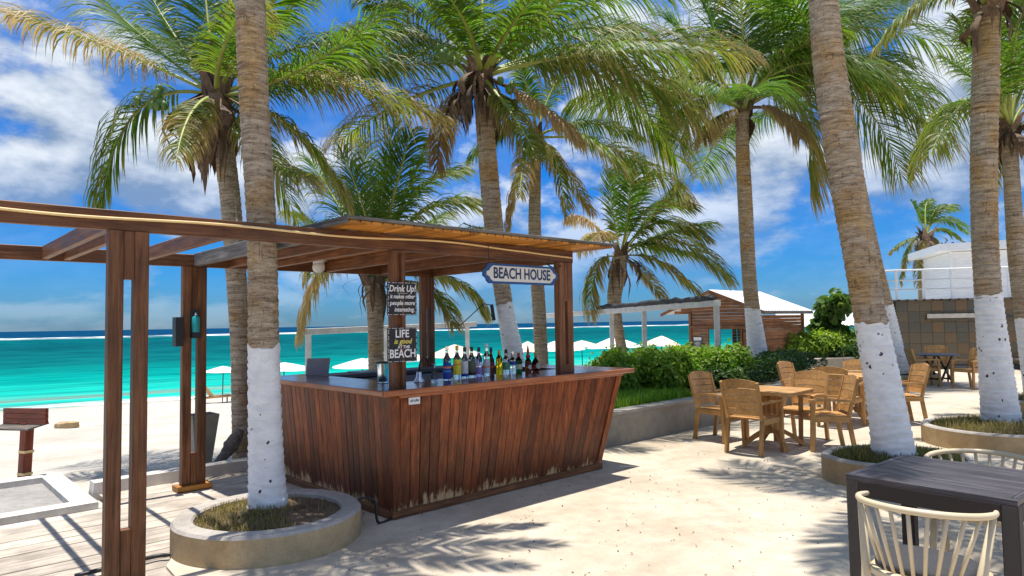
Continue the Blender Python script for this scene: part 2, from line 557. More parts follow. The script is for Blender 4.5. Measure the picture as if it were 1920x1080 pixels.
MAT['dark_leaf'] = leaf_material('dark_leaf', (0.016, 0.048, 0.012), (0.040, 0.090, 0.018), (0.09, 0.15, 0.03), 0.28, 0.35, False)
MAT['grape_leaf'] = leaf_material('grape_leaf', (0.030, 0.085, 0.018), (0.080, 0.165, 0.030), (0.17, 0.24, 0.05), 0.3, 0.35, False)
MAT['grass'] = leaf_material('grass', (0.060, 0.085, 0.018), (0.13, 0.135, 0.035), (0.28, 0.21, 0.09), 0.3, 0.6, False)
MAT['lush_grass'] = leaf_material('lush_grass', (0.10, 0.26, 0.016), (0.20, 0.38, 0.028), (0.30, 0.38, 0.05), 0.35, 0.6, False)
MAT['umbrella_cloth'] = plain('umbrella_cloth', (0.82, 0.79, 0.74), 0.8, var=0.05)
MAT['umbrella_cream'] = plain('umbrella_cream', (0.74, 0.60, 0.42), 0.8, var=0.06)
MAT['cord'] = plain('cord', (0.80, 0.58, 0.27), 0.45, var=0.08)
MAT['label_ink'] = plain('label_ink', (0.012, 0.03, 0.10), 0.5, var=0.0)
MAT['chalk'] = plain('chalk', (0.78, 0.77, 0.74), 0.8, var=0.1, scale=120)
MAT['chalk_yellow'] = plain('chalk_yellow', (0.78, 0.66, 0.14), 0.8, var=0.1, scale=120)
MAT['sign_blue'] = plain('sign_blue', (0.012, 0.075, 0.24), 0.45, var=0.15, scale=15)
MAT['sign_white'] = plain('sign_white', (0.72, 0.70, 0.64), 0.55, var=0.10, scale=6)
MAT['chalkboard'] = plain('chalkboard', (0.013, 0.013, 0.014), 0.6, var=0.3, scale=20)
MAT['turquoise'] = plain('turquoise', (0.02, 0.36, 0.38), 0.4, var=0.08)
MAT['tile'] = concrete('tile', (0.14, 0.115, 0.085), (0.10, 0.09, 0.07), 0.7, 2.5, 0.8, 0.3)


def tile_variants():
    out = []
    for i, (c, s) in enumerate((((0.175, 0.140, 0.095), (0.13, 0.11, 0.08)), ((0.21, 0.14, 0.08), (0.15, 0.11, 0.07)),
                                ((0.135, 0.125, 0.10), (0.105, 0.10, 0.085)), ((0.16, 0.135, 0.10), (0.115, 0.10, 0.08)))):
        out.append(concrete('slate_%s' % ('tan', 'rust', 'green', 'grey')[i], c, s, 0.65, 2.5, 0.8, 0.3))
    return out


def trunk_material():
    m, nt, N, L, b = nodes_of('palm_bark')
    v = obj_vec(N, L, (1, 1, 1))
    v2 = obj_vec(N, L, (2.5, 2.5, 20))
    n1 = noise_node(N, L, v2, 1.5, 6, 0.7, 0.5)
    n2 = noise_node(N, L, v, 2.4, 4, 0.6)
    n3 = noise_node(N, L, obj_vec(N, L, (10, 10, 60)), 1.5, 4, 0.7)
    rp = ramp_node(N, [(0.30, (0.165, 0.115, 0.075)), (0.47, (0.38, 0.295, 0.205)), (0.70, (0.58, 0.49, 0.375))]); L.new(n1.outputs[0], rp.inputs[0])
    ry = ramp_node(N, [(0.46, (1, 1, 1)), (0.66, (1.0, 0.78, 0.42))]); L.new(n2.outputs[0], ry.inputs[0])
    c = mix(N, L, 0.9, rp.outputs[0], ry.outputs[0], 'MULTIPLY')
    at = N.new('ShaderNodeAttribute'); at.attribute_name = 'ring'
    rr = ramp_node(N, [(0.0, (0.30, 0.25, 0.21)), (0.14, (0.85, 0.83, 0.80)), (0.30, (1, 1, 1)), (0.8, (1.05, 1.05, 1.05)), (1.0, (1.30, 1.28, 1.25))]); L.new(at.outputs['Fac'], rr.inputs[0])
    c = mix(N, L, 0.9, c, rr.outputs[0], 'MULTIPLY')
    r3 = ramp_node(N, [(0.30, (0.36, 0.31, 0.26)), (0.45, (1, 1, 1)), (0.62, (1, 1, 1)), (0.70, (1.8, 1.8, 1.8))]); L.new(n3.outputs[0], r3.inputs[0])
    c = mix(N, L, 1.0, c, r3.outputs[0], 'MULTIPLY')
    n4 = noise_node(N, L, obj_vec(N, L, (30, 30, 30)), 1.5, 3, 0.7)
    r4_ = ramp_node(N, [(0.28, (0.45, 0.42, 0.38)), (0.42, (1, 1, 1)), (0.64, (1, 1, 1)), (0.76, (1.6, 1.6, 1.6))]); L.new(n4.outputs[0], r4_.inputs[0])
    c = mix(N, L, 1.0, c, r4_.outputs[0], 'MULTIPLY')
    n5 = noise_node(N, L, obj_vec(N, L, (26, 26, 4.5)), 1.5, 4, 0.7)
    r5 = ramp_node(N, [(0.34, (0.42, 0.38, 0.34)), (0.42, (1, 1, 1))]); L.new(n5.outputs[0], r5.inputs[0])
    c = mix(N, L, 0.8, c, r5.outputs[0], 'MULTIPLY')
    L.new(c, b.inputs['Base Color']); b.inputs['Roughness'].default_value = 0.85; b.inputs['Specular IOR Level'].default_value = 0.25
    hh = N.new('ShaderNodeMath'); hh.operation = 'ADD'; L.new(n1.outputs[0], hh.inputs[0]); L.new(n4.outputs[0], hh.inputs[1])
    bump(N, L, b, hh.outputs[0], 0.9, 0.015)
    return m


def trunk_paint():
    m, nt, N, L, b = nodes_of('trunk_whitewash')
    n = noise_node(N, L, obj_vec(N, L, (6, 6, 14)), 1.0, 6, 0.7, 0.4)
    rp = ramp_node(N, [(0.3, (0.66, 0.655, 0.64)), (0.6, (0.86, 0.855, 0.84))]); L.new(n.outputs[0], rp.inputs[0])
    vo = N.new('ShaderNodeTexVoronoi'); vo.inputs['Scale'].default_value = 1.0; vo.inputs['Randomness'].default_value = 1.0
    wob = noise_node(N, L, obj_vec(N, L, (1, 1, 1)), 38.0, 3, 0.6)
    wad = N.new('ShaderNodeVectorMath'); wad.operation = 'MULTIPLY_ADD'; L.new(wob.outputs['Color'], wad.inputs[0]); wad.inputs[1].default_value = (0.55, 0.55, 0.55)
    L.new(obj_vec(N, L, (11, 11, 8.5)), wad.inputs[2]); L.new(wad.outputs[0], vo.inputs['Vector'])
    gate = noise_node(N, L, obj_vec(N, L, (1, 1, 1)), 5.0, 2, 0.5)
    ga = N.new('ShaderNodeMapRange'); ga.inputs['From Min'].default_value = 0.42; ga.inputs['From Max'].default_value = 0.70
    ga.inputs['To Min'].default_value = 0.03; ga.inputs['To Max'].default_value = 0.24
    L.new(gate.outputs[0], ga.inputs[0])
    ls = N.new('ShaderNodeMath'); ls.operation = 'LESS_THAN'; L.new(vo.outputs['Distance'], ls.inputs[0]); L.new(ga.outputs[0], ls.inputs[1])
    flk = noise_node(N, L, obj_vec(N, L, (14, 14, 40)), 1.0, 6, 0.75, 0.5)
    fr_ = ramp_node(N, [(0.66, (0, 0, 0)), (0.70, (1, 1, 1))]); L.new(flk.outputs[0], fr_.inputs[0])
    c0 = mix(N, L, fr_.outputs[0], rp.outputs[0], (0.30, 0.25, 0.19))
    c = mix(N, L, ls.outputs[0], c0, (0.035, 0.03, 0.026))
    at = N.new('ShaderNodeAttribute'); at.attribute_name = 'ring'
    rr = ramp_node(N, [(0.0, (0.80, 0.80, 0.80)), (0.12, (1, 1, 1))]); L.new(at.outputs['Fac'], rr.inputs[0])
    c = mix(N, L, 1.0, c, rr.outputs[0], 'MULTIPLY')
    L.new(c, b.inputs['Base Color']); b.inputs['Roughness'].default_value = 0.7
    bump(N, L, b, n.outputs[0], 0.3, 0.006)
    return m


MAT['bark'] = trunk_material()
MAT['whitewash'] = trunk_paint()


def sand_material():
    m, nt, N, L, b = nodes_of('beach_sand')
    v = obj_vec(N, L, (1, 1, 1), rnd=False)
    n1 = noise_node(N, L, v, 0.5, 6, 0.6); n2 = noise_node(N, L, v, 5.0, 5, 0.7); n3 = noise_node(N, L, v, 1.6, 4, 0.65, 0.6)
    rp = ramp_node(N, [(0.3, (0.45, 0.40, 0.33)), (0.62, (0.57, 0.53, 0.465))]); L.new(n1.outputs[0], rp.inputs[0])
    r2 = ramp_node(N, [(0.25, (0.80, 0.78, 0.75)), (0.65, (1.05, 1.05, 1.05))]); L.new(n2.outputs[0], r2.inputs[0])
    c = mix(N, L, 1.0, rp.outputs[0], r2.outputs[0], 'MULTIPLY')
    # wet sand next to the water
    tc = N.new('ShaderNodeTexCoord'); dt = N.new('ShaderNodeVectorMath'); dt.operation = 'DOT_PRODUCT'
    L.new(tc.outputs['Object'], dt.inputs[0]); dt.inputs[1].default_value = (-0.545, 0.838, 0)
    ad = N.new('ShaderNodeMath'); ad.operation = 'MULTIPLY_ADD'; L.new(n3.outputs[0], ad.inputs[0]); ad.inputs[1].default_value = 5.0; L.new(dt.outputs['Value'], ad.inputs[2])
    wt = N.new('ShaderNodeMapRange'); wt.inputs['From Min'].default_value = 49.0; wt.inputs['From Max'].default_value = 54.0
    L.new(ad.outputs[0], wt.inputs[0])
    c = mix(N, L, wt.outputs[0], c, (0.36, 0.33, 0.27))
    L.new(c, b.inputs['Base Color']); b.inputs['Roughness'].default_value = 0.9; b.inputs['Specular IOR Level'].default_value = 0.2
    sm = N.new('ShaderNodeMath'); sm.operation = 'ADD'; L.new(n3.outputs[0], sm.inputs[0]); L.new(n2.outputs[0], sm.inputs[1])
    bump(N, L, b, sm.outputs[0], 0.9, 0.07)
    return m


def sea_material():
    m, nt, N, L, b = nodes_of('sea_water')
    tc = N.new('ShaderNodeTexCoord')
    def dot(vec):
        d = N.new('ShaderNodeVectorMath'); d.operation = 'DOT_PRODUCT'; L.new(tc.outputs['Object'], d.inputs[0]); d.inputs[1].default_value = vec
        return d.outputs['Value']
    s = dot((-0.545, 0.838, 0)); t = dot((0.838, 0.545, 0))
    def M(op, a, b_=None, c_=None):
        q = N.new('ShaderNodeMath'); q.operation = op
        for i, k in enumerate((a, b_, c_)):
            if k is None: continue
            if isinstance(k, (int, float)): q.inputs[i].default_value = k
            else: L.new(k, q.inputs[i])
        return q.outputs[0]
    ls = M('LOGARITHM', M('MAXIMUM', s, 20.0), math.e)
    cv = N.new('ShaderNodeCombineXYZ'); L.new(M('MULTIPLY', t, 0.004), cv.inputs[0]); L.new(M('MULTIPLY', ls, 3.2), cv.inputs[1])
    pn = noise_node(N, L, cv.outputs[0], 3.0, 6, 0.62, 0.6)             # reef and sea-grass patches
    cv2 = N.new('ShaderNodeCombineXYZ'); L.new(M('MULTIPLY', t, 0.045), cv2.inputs[0]); L.new(M('MULTIPLY', ls, 12.0), cv2.inputs[1])
    pn2 = noise_node(N, L, cv2.outputs[0], 2.0, 6, 0.65, 0.5)
    lw = M('MULTIPLY_ADD', M('SUBTRACT', pn.outputs[0], 0.5), 0.85, ls)
    lw = M('MULTIPLY_ADD', M('SUBTRACT', pn2.outputs[0], 0.5), 0.16, lw)
    lo, hi = math.log(46), math.log(760)
    mr = N.new('ShaderNodeMapRange'); mr.inputs['From Min'].default_value = lo; mr.inputs['From Max'].default_value = hi; L.new(lw, mr.inputs[0])
    def P(x): return (math.log(x) - lo) / (hi - lo)
    rp = ramp_node(N, [(P(50), (0.34, 0.37, 0.29)), (P(56), (0.12, 0.28, 0.22)), (P(61), (0.06, 0.36, 0.29)), (P(67), (0.010, 0.36, 0.29)), (P(86), (0.002, 0.25, 0.215)),
                       (P(118), (0.003, 0.125, 0.128)), (P(250), (0.003, 0.078, 0.095)), (P(470), (0.002, 0.10, 0.115)), (P(590), (0.002, 0.060, 0.10)),
                       (P(690), (0.004, 0.046, 0.108))])
    L.new(mr.outputs[0], rp.inputs[0])
    r2 = ramp_node(N, [(0.34, (0.55, 0.64, 0.70)), (0.50, (0.98, 0.98, 0.99)), (0.68, (1.40, 1.30, 1.25))]); L.new(pn2.outputs[0], r2.inputs[0])  # light and dark of the waves painted into the water colour
    c = mix(N, L, 1.0, rp.outputs[0], r2.outputs[0], 'MULTIPLY')
    # breakers on the reef and the wash on the beach
    cv3 = N.new('ShaderNodeCombineXYZ'); L.new(M('MULTIPLY', t, 0.010), cv3.inputs[0]); L.new(M('MULTIPLY', ls, 7.0), cv3.inputs[1])
    fn = noise_node(N, L, cv3.outputs[0], 3.0, 6, 0.6, 0.3)
    def band(a, b0, c0, d0):
        u1 = N.new('ShaderNodeMapRange'); u1.interpolation_type = 'SMOOTHSTEP'; u1.inputs['From Min'].default_value = a; u1.inputs['From Max'].default_value = b0; L.new(s, u1.inputs[0])
        u2 = N.new('ShaderNodeMapRange'); u2.interpolation_type = 'SMOOTHSTEP'; u2.inputs['From Min'].default_value = c0; u2.inputs['From Max'].default_value = d0
        u2.inputs['To Min'].default_value = 1.0; u2.inputs['To Max'].default_value = 0.0; L.new(s, u2.inputs[0])
        return M('MULTIPLY', u1.outputs[0], u2.outputs[0])
    gv = N.new('ShaderNodeCombineXYZ'); L.new(M('MULTIPLY', t, 0.0035), gv.inputs[0])
    gn = noise_node(N, L, gv.outputs[0], 3.0, 4, 0.65)
    gm = N.new('ShaderNodeMapRange'); gm.inputs['From Min'].default_value = 0.40; gm.inputs['From Max'].default_value = 0.56; gm.inputs['To Min'].default_value = 0.15; L.new(gn.outputs[0], gm.inputs[0])
    f1 = M('MULTIPLY', M('MULTIPLY', gm.outputs[0], band(470, 520, 590, 680)), M('SUBTRACT', fn.outputs[0], 0.40))
    st = N.new('ShaderNodeMapRange'); st.inputs['From Min'].default_value = 0.03; st.inputs['From Max'].default_value = 0.10; L.new(f1, st.inputs[0])
    fn2 = noise_node(N, L, cv2.outputs[0], 4.0, 5, 0.6, 0.4)
    f2 = M('MULTIPLY', band(51.0, 53.2, 54.5, 57.5), M('SUBTRACT', fn2.outputs[0], 0.33))
    st2 = N.new('ShaderNodeMapRange'); st2.inputs['From Min'].default_value = 0.05; st2.inputs['From Max'].default_value = 0.22; L.new(f2, st2.inputs[0])
    foam = M('MINIMUM', M('ADD', st.outputs[0], st2.outputs[0]), 1.0)
    c = mix(N, L, foam, c, (0.80, 0.82, 0.82))
    L.new(c, b.inputs['Base Color'])
    b.inputs['Roughness'].default_value = 0.22
    b.inputs['Specular IOR Level'].default_value = 0.0
    wv = N.new('ShaderNodeCombineXYZ'); L.new(M('MULTIPLY', t, 0.35), wv.inputs[0]); L.new(s, wv.inputs[1])
    w1 = noise_node(N, L, wv.outputs[0], 0.9, 4, 0.6, 0.4)
    bump(N, L, b, w1.outputs[0], 0.5, 0.25)
    return m


MAT['sand'] = sand_material()
MAT['sea'] = sea_material()
# ------------------------------------------------------------------ the setting
ANG = R(43.0)
UX, UY = math.cos(ANG), math.sin(ANG)
ORG = (-1.0, 5.9)


def W(u, v, z=0.0):
    """bar axes (along the bar front, into the bar) to world"""
    return (ORG[0] + u * UX - v * UY, ORG[1] + u * UY + v * UX, z)


def ground_z(x, y):
    s = -0.545 * x + 0.838 * y
    return -0.08 - max(0.0, s - 8.5) * 0.0725


def build_ground():
    xs = np.concatenate([np.arange(-300, -60, 12), np.arange(-60, 60, 0.5), np.arange(60, 300, 12)])
    ys = np.concatenate([np.arange(-120, -10, 10), np.arange(-10, 70, 0.4), np.arange(70, 140, 5)])
    X, Y = np.meshgrid(xs, ys)
    s = -0.545 * X + 0.838 * Y
    Z = -0.08 - np.maximum(0, s - 8.5) * 0.0725
    n = (np.sin(X * 0.9 + 1.3 * np.sin(Y * 0.5)) * np.cos(Y * 0.7 + np.sin(X * 0.4)) * 0.035 + np.sin(X * 2.3 + Y * 1.7) * np.sin(Y * 2.9 - X) * 0.018)
    Z = Z + n * np.clip((s - 8.3) / 3.0, 0, 1)
    h, w = X.shape
    V = np.stack([X, Y, Z], -1).reshape(-1, 3)
    i = np.arange(h - 1)[:, None] * w + np.arange(w - 1)[None]
    q = np.stack([i, i + 1, i + w + 1, i + w], -1).reshape(-1)
    nf = (h - 1) * (w - 1)
    me = np_mesh('beach', V, q, np.arange(nf) * 4, np.full(nf, 4), [MAT['sand']])
    tag(link('beach', me), kind='structure')
    m = MB().add([(-30000, -30000, -3.35), (30000, -30000, -3.35), (30000, 30000, -3.35), (-30000, 30000, -3.35)], [(0, 1, 2, 3)])
    tag(m.build('sea', MAT['sea']), kind='structure')


build_ground()


def polygon_sheet(name, pts, z, mat, skirt=0.06):
    n = len(pts)
    m = MB().prism(pts, z - skirt, z)
    o = m.build(name, mat)
    bm = bmesh.new(); bm.from_mesh(o.data); bmesh.ops.recalc_face_normals(bm, faces=bm.faces)
    bmesh.ops.triangulate(bm, faces=[f for f in bm.faces if len(f.verts) > 4]); bm.to_mesh(o.data); bm.free()
    return tag(o, kind='structure')


# terrace with a ragged edge where it meets the boards
edge = [(-1.6, 1.2), (-1.75, 2.6), (-2.15, 3.7), (-2.30, 4.35), (-2.26, 4.6), (-2.44, 4.82), (-2.52, 5.1), (-2.60, 5.22), (-2.55, 5.6), (-2.45, 6.1), (-2.2, 6.4)]
terr = edge + [W(-0.18, 1.2)[:2], W(-0.14, 2.98)[:2], W(3.4, 2.98)[:2], W(7.5, 3.0)[:2], (4.6, 16.0), (8.0, 22.6), (13.5, 25.0), (40, 24.0), (40, -12), (-1.6, -12)]
polygon_sheet('terrace', terr, 0.0, MAT['terrace'], 0.05)

# boardwalk of sun bleached planks
walk = tag(bpy.data.objects.new('boardwalk', None), kind='structure'); col.objects.link(walk)
walk.location = W(0, 0, 0); walk.rotation_euler = (0, 0, ANG)
v = -3.2
k = 0
while v < 2.9:
    wdt = 0.205 if v < 2.4 else 0.19
    u0 = -7.5 if v + wdt < 2.60 else -1.62
    u1 = 0.75 - (0.02 * (k % 3))
    cut = [u0, u0 + 2.4 + (k % 4) * 0.55, u1] if u0 < -3 else [u0, u1]
    for a, b_ in zip(cut[:-1], cut[1:]):
        dz = random.uniform(-0.003, 0.003)
        beam('plank', (a + 0.004, v + wdt / 2, -0.034 + dz), (b_ - 0.004, v + wdt / 2, -0.034 + dz), wdt - 0.004, 0.028, MAT['deck'], walk, ch=0.12)
    v += wdt + 0.009 + (0.006 if k % 3 == 0 else 0)
    k += 1
# dark bearers under the boards
for vv in (-2.6, -1.4, -0.2, 1.0, 2.2):
    beam('bearer', (-7.5, vv, -0.066), (0.6, vv, -0.066), 0.1, 0.03, MAT['black'], walk)

kerb = MB().hexa([W(-1.68, 3.0, -0.12), W(0.9, 3.0, -0.12), W(0.9, 3.2, -0.12), W(-1.68, 3.2, -0.12)],
                 [W(-1.66, 3.01, 0.10), W(0.9, 3.01, 0.10), W(0.9, 3.19, 0.10), W(-1.66, 3.19, 0.10)])
tag(kerb.build('kerb', MAT['pale_concrete']), kind='structure')

# foot bath slab beside the boards: raised rim round a sunken tray
fb = empty('foot_shower_basin', W(-3.6, 3.44, -0.10), ANG, 'low whitish concrete foot bath slab with sunken grey tray beside the boardwalk', 'basin')
m = MB()
for c, d in (((0, -0.72), (3.8, 0.2)), ((0, 1.03), (3.8, 0.2)), ((1.80, 0.155), (0.2, 1.55)), ((-1.80, 0.155), (0.2, 1.55))):
    m.box((c[0], c[1], 0.03), (d[0], d[1], 0.12))
m.build('rim', MAT['pale_concrete'], fb)
MB().box((0, 0.155, -0.0), (3.4, 1.55, 0.05)).build('tray', MAT['tray'], fb)

# planter bed behind the low wall
bed_pts = [W(2.95, 0.92)[:2], W(9.3, 0.92)[:2], W(9.3, 2.2)[:2], (8.6, 20.6), (4.6, 16.5), W(6.6, 3.2)[:2], W(3.3, 3.1)[:2]]
polygon_sheet('planting_bed', bed_pts, 0.43, MAT['soil'], 0.5)
lw = empty('planter_wall', W(2.9, 0.73, 0), ANG, 'low grey-green rendered wall holding the hedge bed beside the bar', 'wall')
MB().box((3.2, 0.08, 0.205), (6.4, 0.16, 0.41)).build('wall', MAT['planter_wall'], lw)
beam('coping', (-0.02, 0.10, 0.43), (6.44, 0.10, 0.43), 0.24, 0.045, MAT['planter_rim'], lw)
MB().box((6.32, 1.0, 0.2), (0.16, 1.68, 0.40)).build('return_wall', MAT['planter_wall'], lw)
fw = empty('planter_wall', (8.4, 21.0, 0), math.atan2(1.3, 3.6), 'far low planter wall below the bright green hedge near the hut', 'wall')
MB().box((2.3, 0.1, 0.17), (4.6, 0.2, 0.34)).build('wall', MAT['planter_wall'], fw)
beam('coping', (-0.02, 0.12, 0.36), (4.62, 0.12, 0.36), 0.28, 0.04, MAT['planter_rim'], fw)
polygon_sheet('planting_bed', [(8.4, 21.2), (12.8, 22.8), (12.0, 24.8), (7.4, 23.2)], 0.26, MAT['soil'], 0.6)

# ------------------------------------------------------------------ pergola and bar roof
pg = empty('pergola', W(0, 0, 0), ANG, 'dark brown timber pergola with plank roof over the bar and open rafters beside it', 'pergola')
T = MAT['timber']
ZB = 2.30
beam('beam', (-5.6, 0, ZB + 0.066), (2.27, 0, ZB + 0.066), 0.06, 0.132, T, pg)
beam('beam', (-5.6, 2.52, ZB + 0.066), (2.27, 2.52, ZB + 0.066), 0.06, 0.132, T, pg)
for u in (-2.02, -2.19, -1.43, -4.4):
    beam('joist', (u, 0.034, ZB + 0.07), (u, 2.486, ZB + 0.07), 0.05, 0.12, T, pg)
beam('joist', (-0.86, 0.034, ZB + 0.073), (-0.86, 2.486, ZB + 0.073), 0.05, 0.135, MAT['grey_timber'], pg)
beam('joist', (2.235, 0.034, ZB + 0.07), (2.235, 2.486, ZB + 0.07), 0.05, 0.13, T, pg)


def double_post(u, v, gap=0.062, w=0.088, top=ZB, low=0.36, high=0.32, z0=0.0):
    p = bpy.data.objects.new('post', None); col.objects.link(p); p.parent = pg; p.location = (u, v, 0)
    off = gap / 2 + w / 2
    for s in (-1, 1):
        beam('upright', (s * off, 0, z0), (s * off, 0, top - 0.002), w, w, T, p, up=(0, 1, 0))
    beam('spacer', (0, -0.004, z0), (0, -0.004, low), w - 0.012, gap - 0.002, T, p, up=(1, 0, 0))
    beam('spacer', (0, -0.004, top - high), (0, -0.004, top - 0.004), w - 0.012, gap - 0.002, T, p, up=(1, 0, 0))
    return p


double_post(-2.10, 0.0)
p2 = double_post(-0.87, 2.52, high=0.52)
beam('foot_block', (-0.17, 0, 0.012), (0.17, 0, 0.012), 0.19, 0.05, MAT['roof_plank'], p2)
double_post(2.14, 0.0, gap=0.05, w=0.085, low=1.2, high=0.42, z0=1.11)
double_post(2.14, 2.52, gap=0.05, w=0.08, low=1.2, high=0.42)
p3 = bpy.data.objects.new('post', None); col.objects.link(p3); p3.parent = pg; p3.location = (0.0, 0.0, 0)
beam('upright', (0, 0, 1.11), (0, 0, ZB - 0.002), 0.115, 0.115, T, p3, up=(0, 1, 0))
beam('spacer', (0.0, -0.070, 1.12), (0.0, -0.070, ZB - 0.03), 0.02, 0.05, T, p3, up=(0, 1, 0))

rf = bpy.data.objects.new('roof', None); col.objects.link(rf); rf.parent = pg; rf.location = (0, 0, 0)
u = -0.68
while u < 2.5:
    beam('soffit_plank', (u + 0.05, -0.385, ZB + 0.156), (u + 0.05, 2.86, ZB + 0.156), 0.090, 0.02, MAT['roof_plank'], rf, ch=0.3)
    u += 0.1
beam('roof_sheet', (-0.71, 1.24, ZB + 0.182), (2.56, 1.24, ZB + 0.182), 3.32, 0.026, MAT['grey_timber'], rf, ch=0.2)
beam('fascia', (-0.705, -0.395, ZB + 0.165), (-0.705, 2.87, ZB + 0.165), 0.03, 0.05, MAT['grey_timber'], rf)
for u in (-0.50, -0.12, 0.66, 1.42):
    beam('rafter', (u, 0.034, ZB + 0.073), (u, 2.486, ZB + 0.073), 0.05, 0.135, T, rf)

# rope light tied along the front beam
pts = []
for i in range(90):
    uu = -5.6 + i * (7.85 / 89)
    sag = 0.012 * math.sin(uu * 3.1) + 0.010 * math.sin(uu * 1.3 + 1)
    zz = ZB + 0.090 + sag - (0.05 * max(0, (uu - 1.55)) if uu > 1.55 else 0)
    pts.append(W(uu, -0.043, zz))
tag(MB().tube(pts, 0.0095, 6).build('rope_light', MAT['cord'], smooth=True), 'pale yellow rope light strung along the front beam of the pergola', 'rope light')
gl = empty('ceiling_lamp', W(0.18, 1.79, ZB - 0.02), 0, 'white round globe lamp fixed under the bar roof rafters', 'lamp')
MB().lathe([(0.001, -0.05), (0.03, -0.045), (0.055, -0.028), (0.066, 0.0), (0.064, 0.03), (0.06, 0.05)], 20).build('globe', MAT['white_paint'], gl, smooth=True)
MB().lathe([(0.06, 0.05), (0.06, 0.16)], 16).build('collar', MAT['white_metal'], gl, smooth=True)

# ------------------------------------------------------------------ bar counter
bar = empty('bar_counter', W(0, 0, 0), ANG, 'varnished red brown plank bar counter flaring outward with scuffed foot', 'bar')
BP = MAT['bar_plank']


def flared_row(pa0, pa1, pb0, pb1, z0, z1, n, out, first=0.0):
    """planks filling the quad bottom pa0-pa1, top pb0-pb1 (x, y); out = outward normal (x, y)"""
    for i in range(n):
        g = 0.0022
        def at(p, q, t): return (p[0] + (q[0] - p[0]) * t, p[1] + (q[1] - p[1]) * t)
        t0, t1 = (i + g * 8) / n, (i + 1 - g * 8) / n
        pr = random.uniform(0, 0.003)
        b0, b1, t_0, t_1 = at(pa0, pa1, t0), at(pa0, pa1, t1), at(pb0, pb1, t0), at(pb0, pb1, t1)
        th = 0.02
        fr = lambda p, k: (p[0] + out[0] * k, p[1] + out[1] * k)
        m = MB()
        # eased long edges
        def sec(p, q, z):
            dx, dy = (q[0] - p[0]), (q[1] - p[1]); L_ = math.hypot(dx, dy); ex, ey = dx / L_ * 0.004, dy / L_ * 0.004
            a0 = fr(p, -th); a1 = fr(q, -th); f0 = fr(p, pr - 0.005); f1 = fr(q, pr - 0.005)
            g0 = fr((p[0] + ex, p[1] + ey), pr); g1 = fr((q[0] - ex, q[1] - ey), pr)
            return [(*a0, z), (*f0, z), (*g0, z), (*g1, z), (*f1, z), (*a1, z)]
        lo, hi = sec(b0, b1, z0), sec(t_0, t_1, z1)
        vv = lo + hi
        ff = [(5, 4, 3, 2, 1, 0), (6, 7, 8, 9, 10, 11)]
        for k in range(6):
            k2 = (k + 1) % 6
            ff.append((k, k2, 6 + k2, 6 + k))
        m.add(vv, ff)
        o = m.build('plank', BP, bar)
        bm = bmesh.new(); bm.from_mesh(o.data); bmesh.ops.recalc_face_normals(bm, faces=bm.faces); bm.to_mesh(o.data); bm.free()


flared_row((0.02, 0.0), (2.62, 0.0), (-0.06, -0.13), (2.88, -0.13), 0.065, 1.066, 27, (0, -1))
flared_row((-0.05, 2.32), (-0.05, 0.05), (-0.16, 2.34), (-0.16, -0.06), 0.065, 1.066, 24, (-1, 0))
flared_row((2.67, 0.05), (2.67, 2.3), (2.94, -0.06), (2.94, 2.3), 0.065, 1.066, 21, (1, 0))
flared_row((2.62, 2.33), (0.0, 2.33), (2.62, 2.33), (0.0, 2.33), 0.065, 1.066, 20, (0, 1))
for (bx, by, tx, ty) in ((-0.015, 0.012, -0.115, -0.098), (2.645, 0.012, 2.912, -0.098)):
    o = MB().hexa([(bx - 0.04, by - 0.025, 0.03), (bx + 0.04, by - 0.025, 0.03), (bx + 0.04, by + 0.05, 0.03), (bx - 0.04, by + 0.05, 0.03)],
                  [(tx - 0.045, ty - 0.045, 1.066), (tx + 0.04, ty - 0.045, 1.066), (tx + 0.04, ty + 0.05, 1.066), (tx - 0.045, ty + 0.05, 1.066)]).build('corner_board', BP, bar)
beam('base_board', (-0.075, -0.012, 0.035), (2.69, -0.012, 0.035), 0.045, 0.062, T, bar)
beam('base_board', (-0.062, 0.02, 0.035), (-0.062, 2.33, 0.035), 0.045, 0.062, T, bar)
# backing inside the planks keeps daylight out of the joints
MB().hexa([(0.02, 0.035, 0.02), (2.6, 0.035, 0.02), (2.6, 0.06, 0.02), (0.02, 0.06, 0.02)],
          [(-0.05, -0.095, 1.06), (2.86, -0.095, 1.06), (2.86, -0.07, 1.06), (-0.05, -0.07, 1.06)]).build('backing', MAT['black'], bar)
MB().hexa([(-0.015, 0.07, 0.02), (0.01, 0.07, 0.02), (0.01, 2.3, 0.02), (-0.015, 2.3, 0.02)],
          [(-0.125, -0.06, 1.06), (-0.10, -0.06, 1.06), (-0.10, 2.3, 1.06), (-0.125, 2.3, 1.06)]).build('backing', MAT['black'], bar)
TOPZ = 1.11


def slab(name, poly, z0, z1, mat):
    return MB().prism(poly, z0, z1).build(name, mat, bar)


def slab_x(name, poly, along, z0, z1, mat):
    """a counter slab whose own X axis follows its grain"""
    c = (sum(p[0] for p in poly) / len(poly), sum(p[1] for p in poly) / len(poly))
    ca, sa = math.cos(-along), math.sin(-along)
    q = [((p[0] - c[0]) * ca - (p[1] - c[1]) * sa, (p[0] - c[0]) * sa + (p[1] - c[1]) * ca) for p in poly]
    o = MB().prism(q, z0, z1).build(name, mat, bar, (c[0], c[1], 0), (0, 0, along))
    bm = bmesh.new(); bm.from_mesh(o.data); bmesh.ops.recalc_face_normals(bm, faces=bm.faces); bm.to_mesh(o.data); bm.free()
    return o


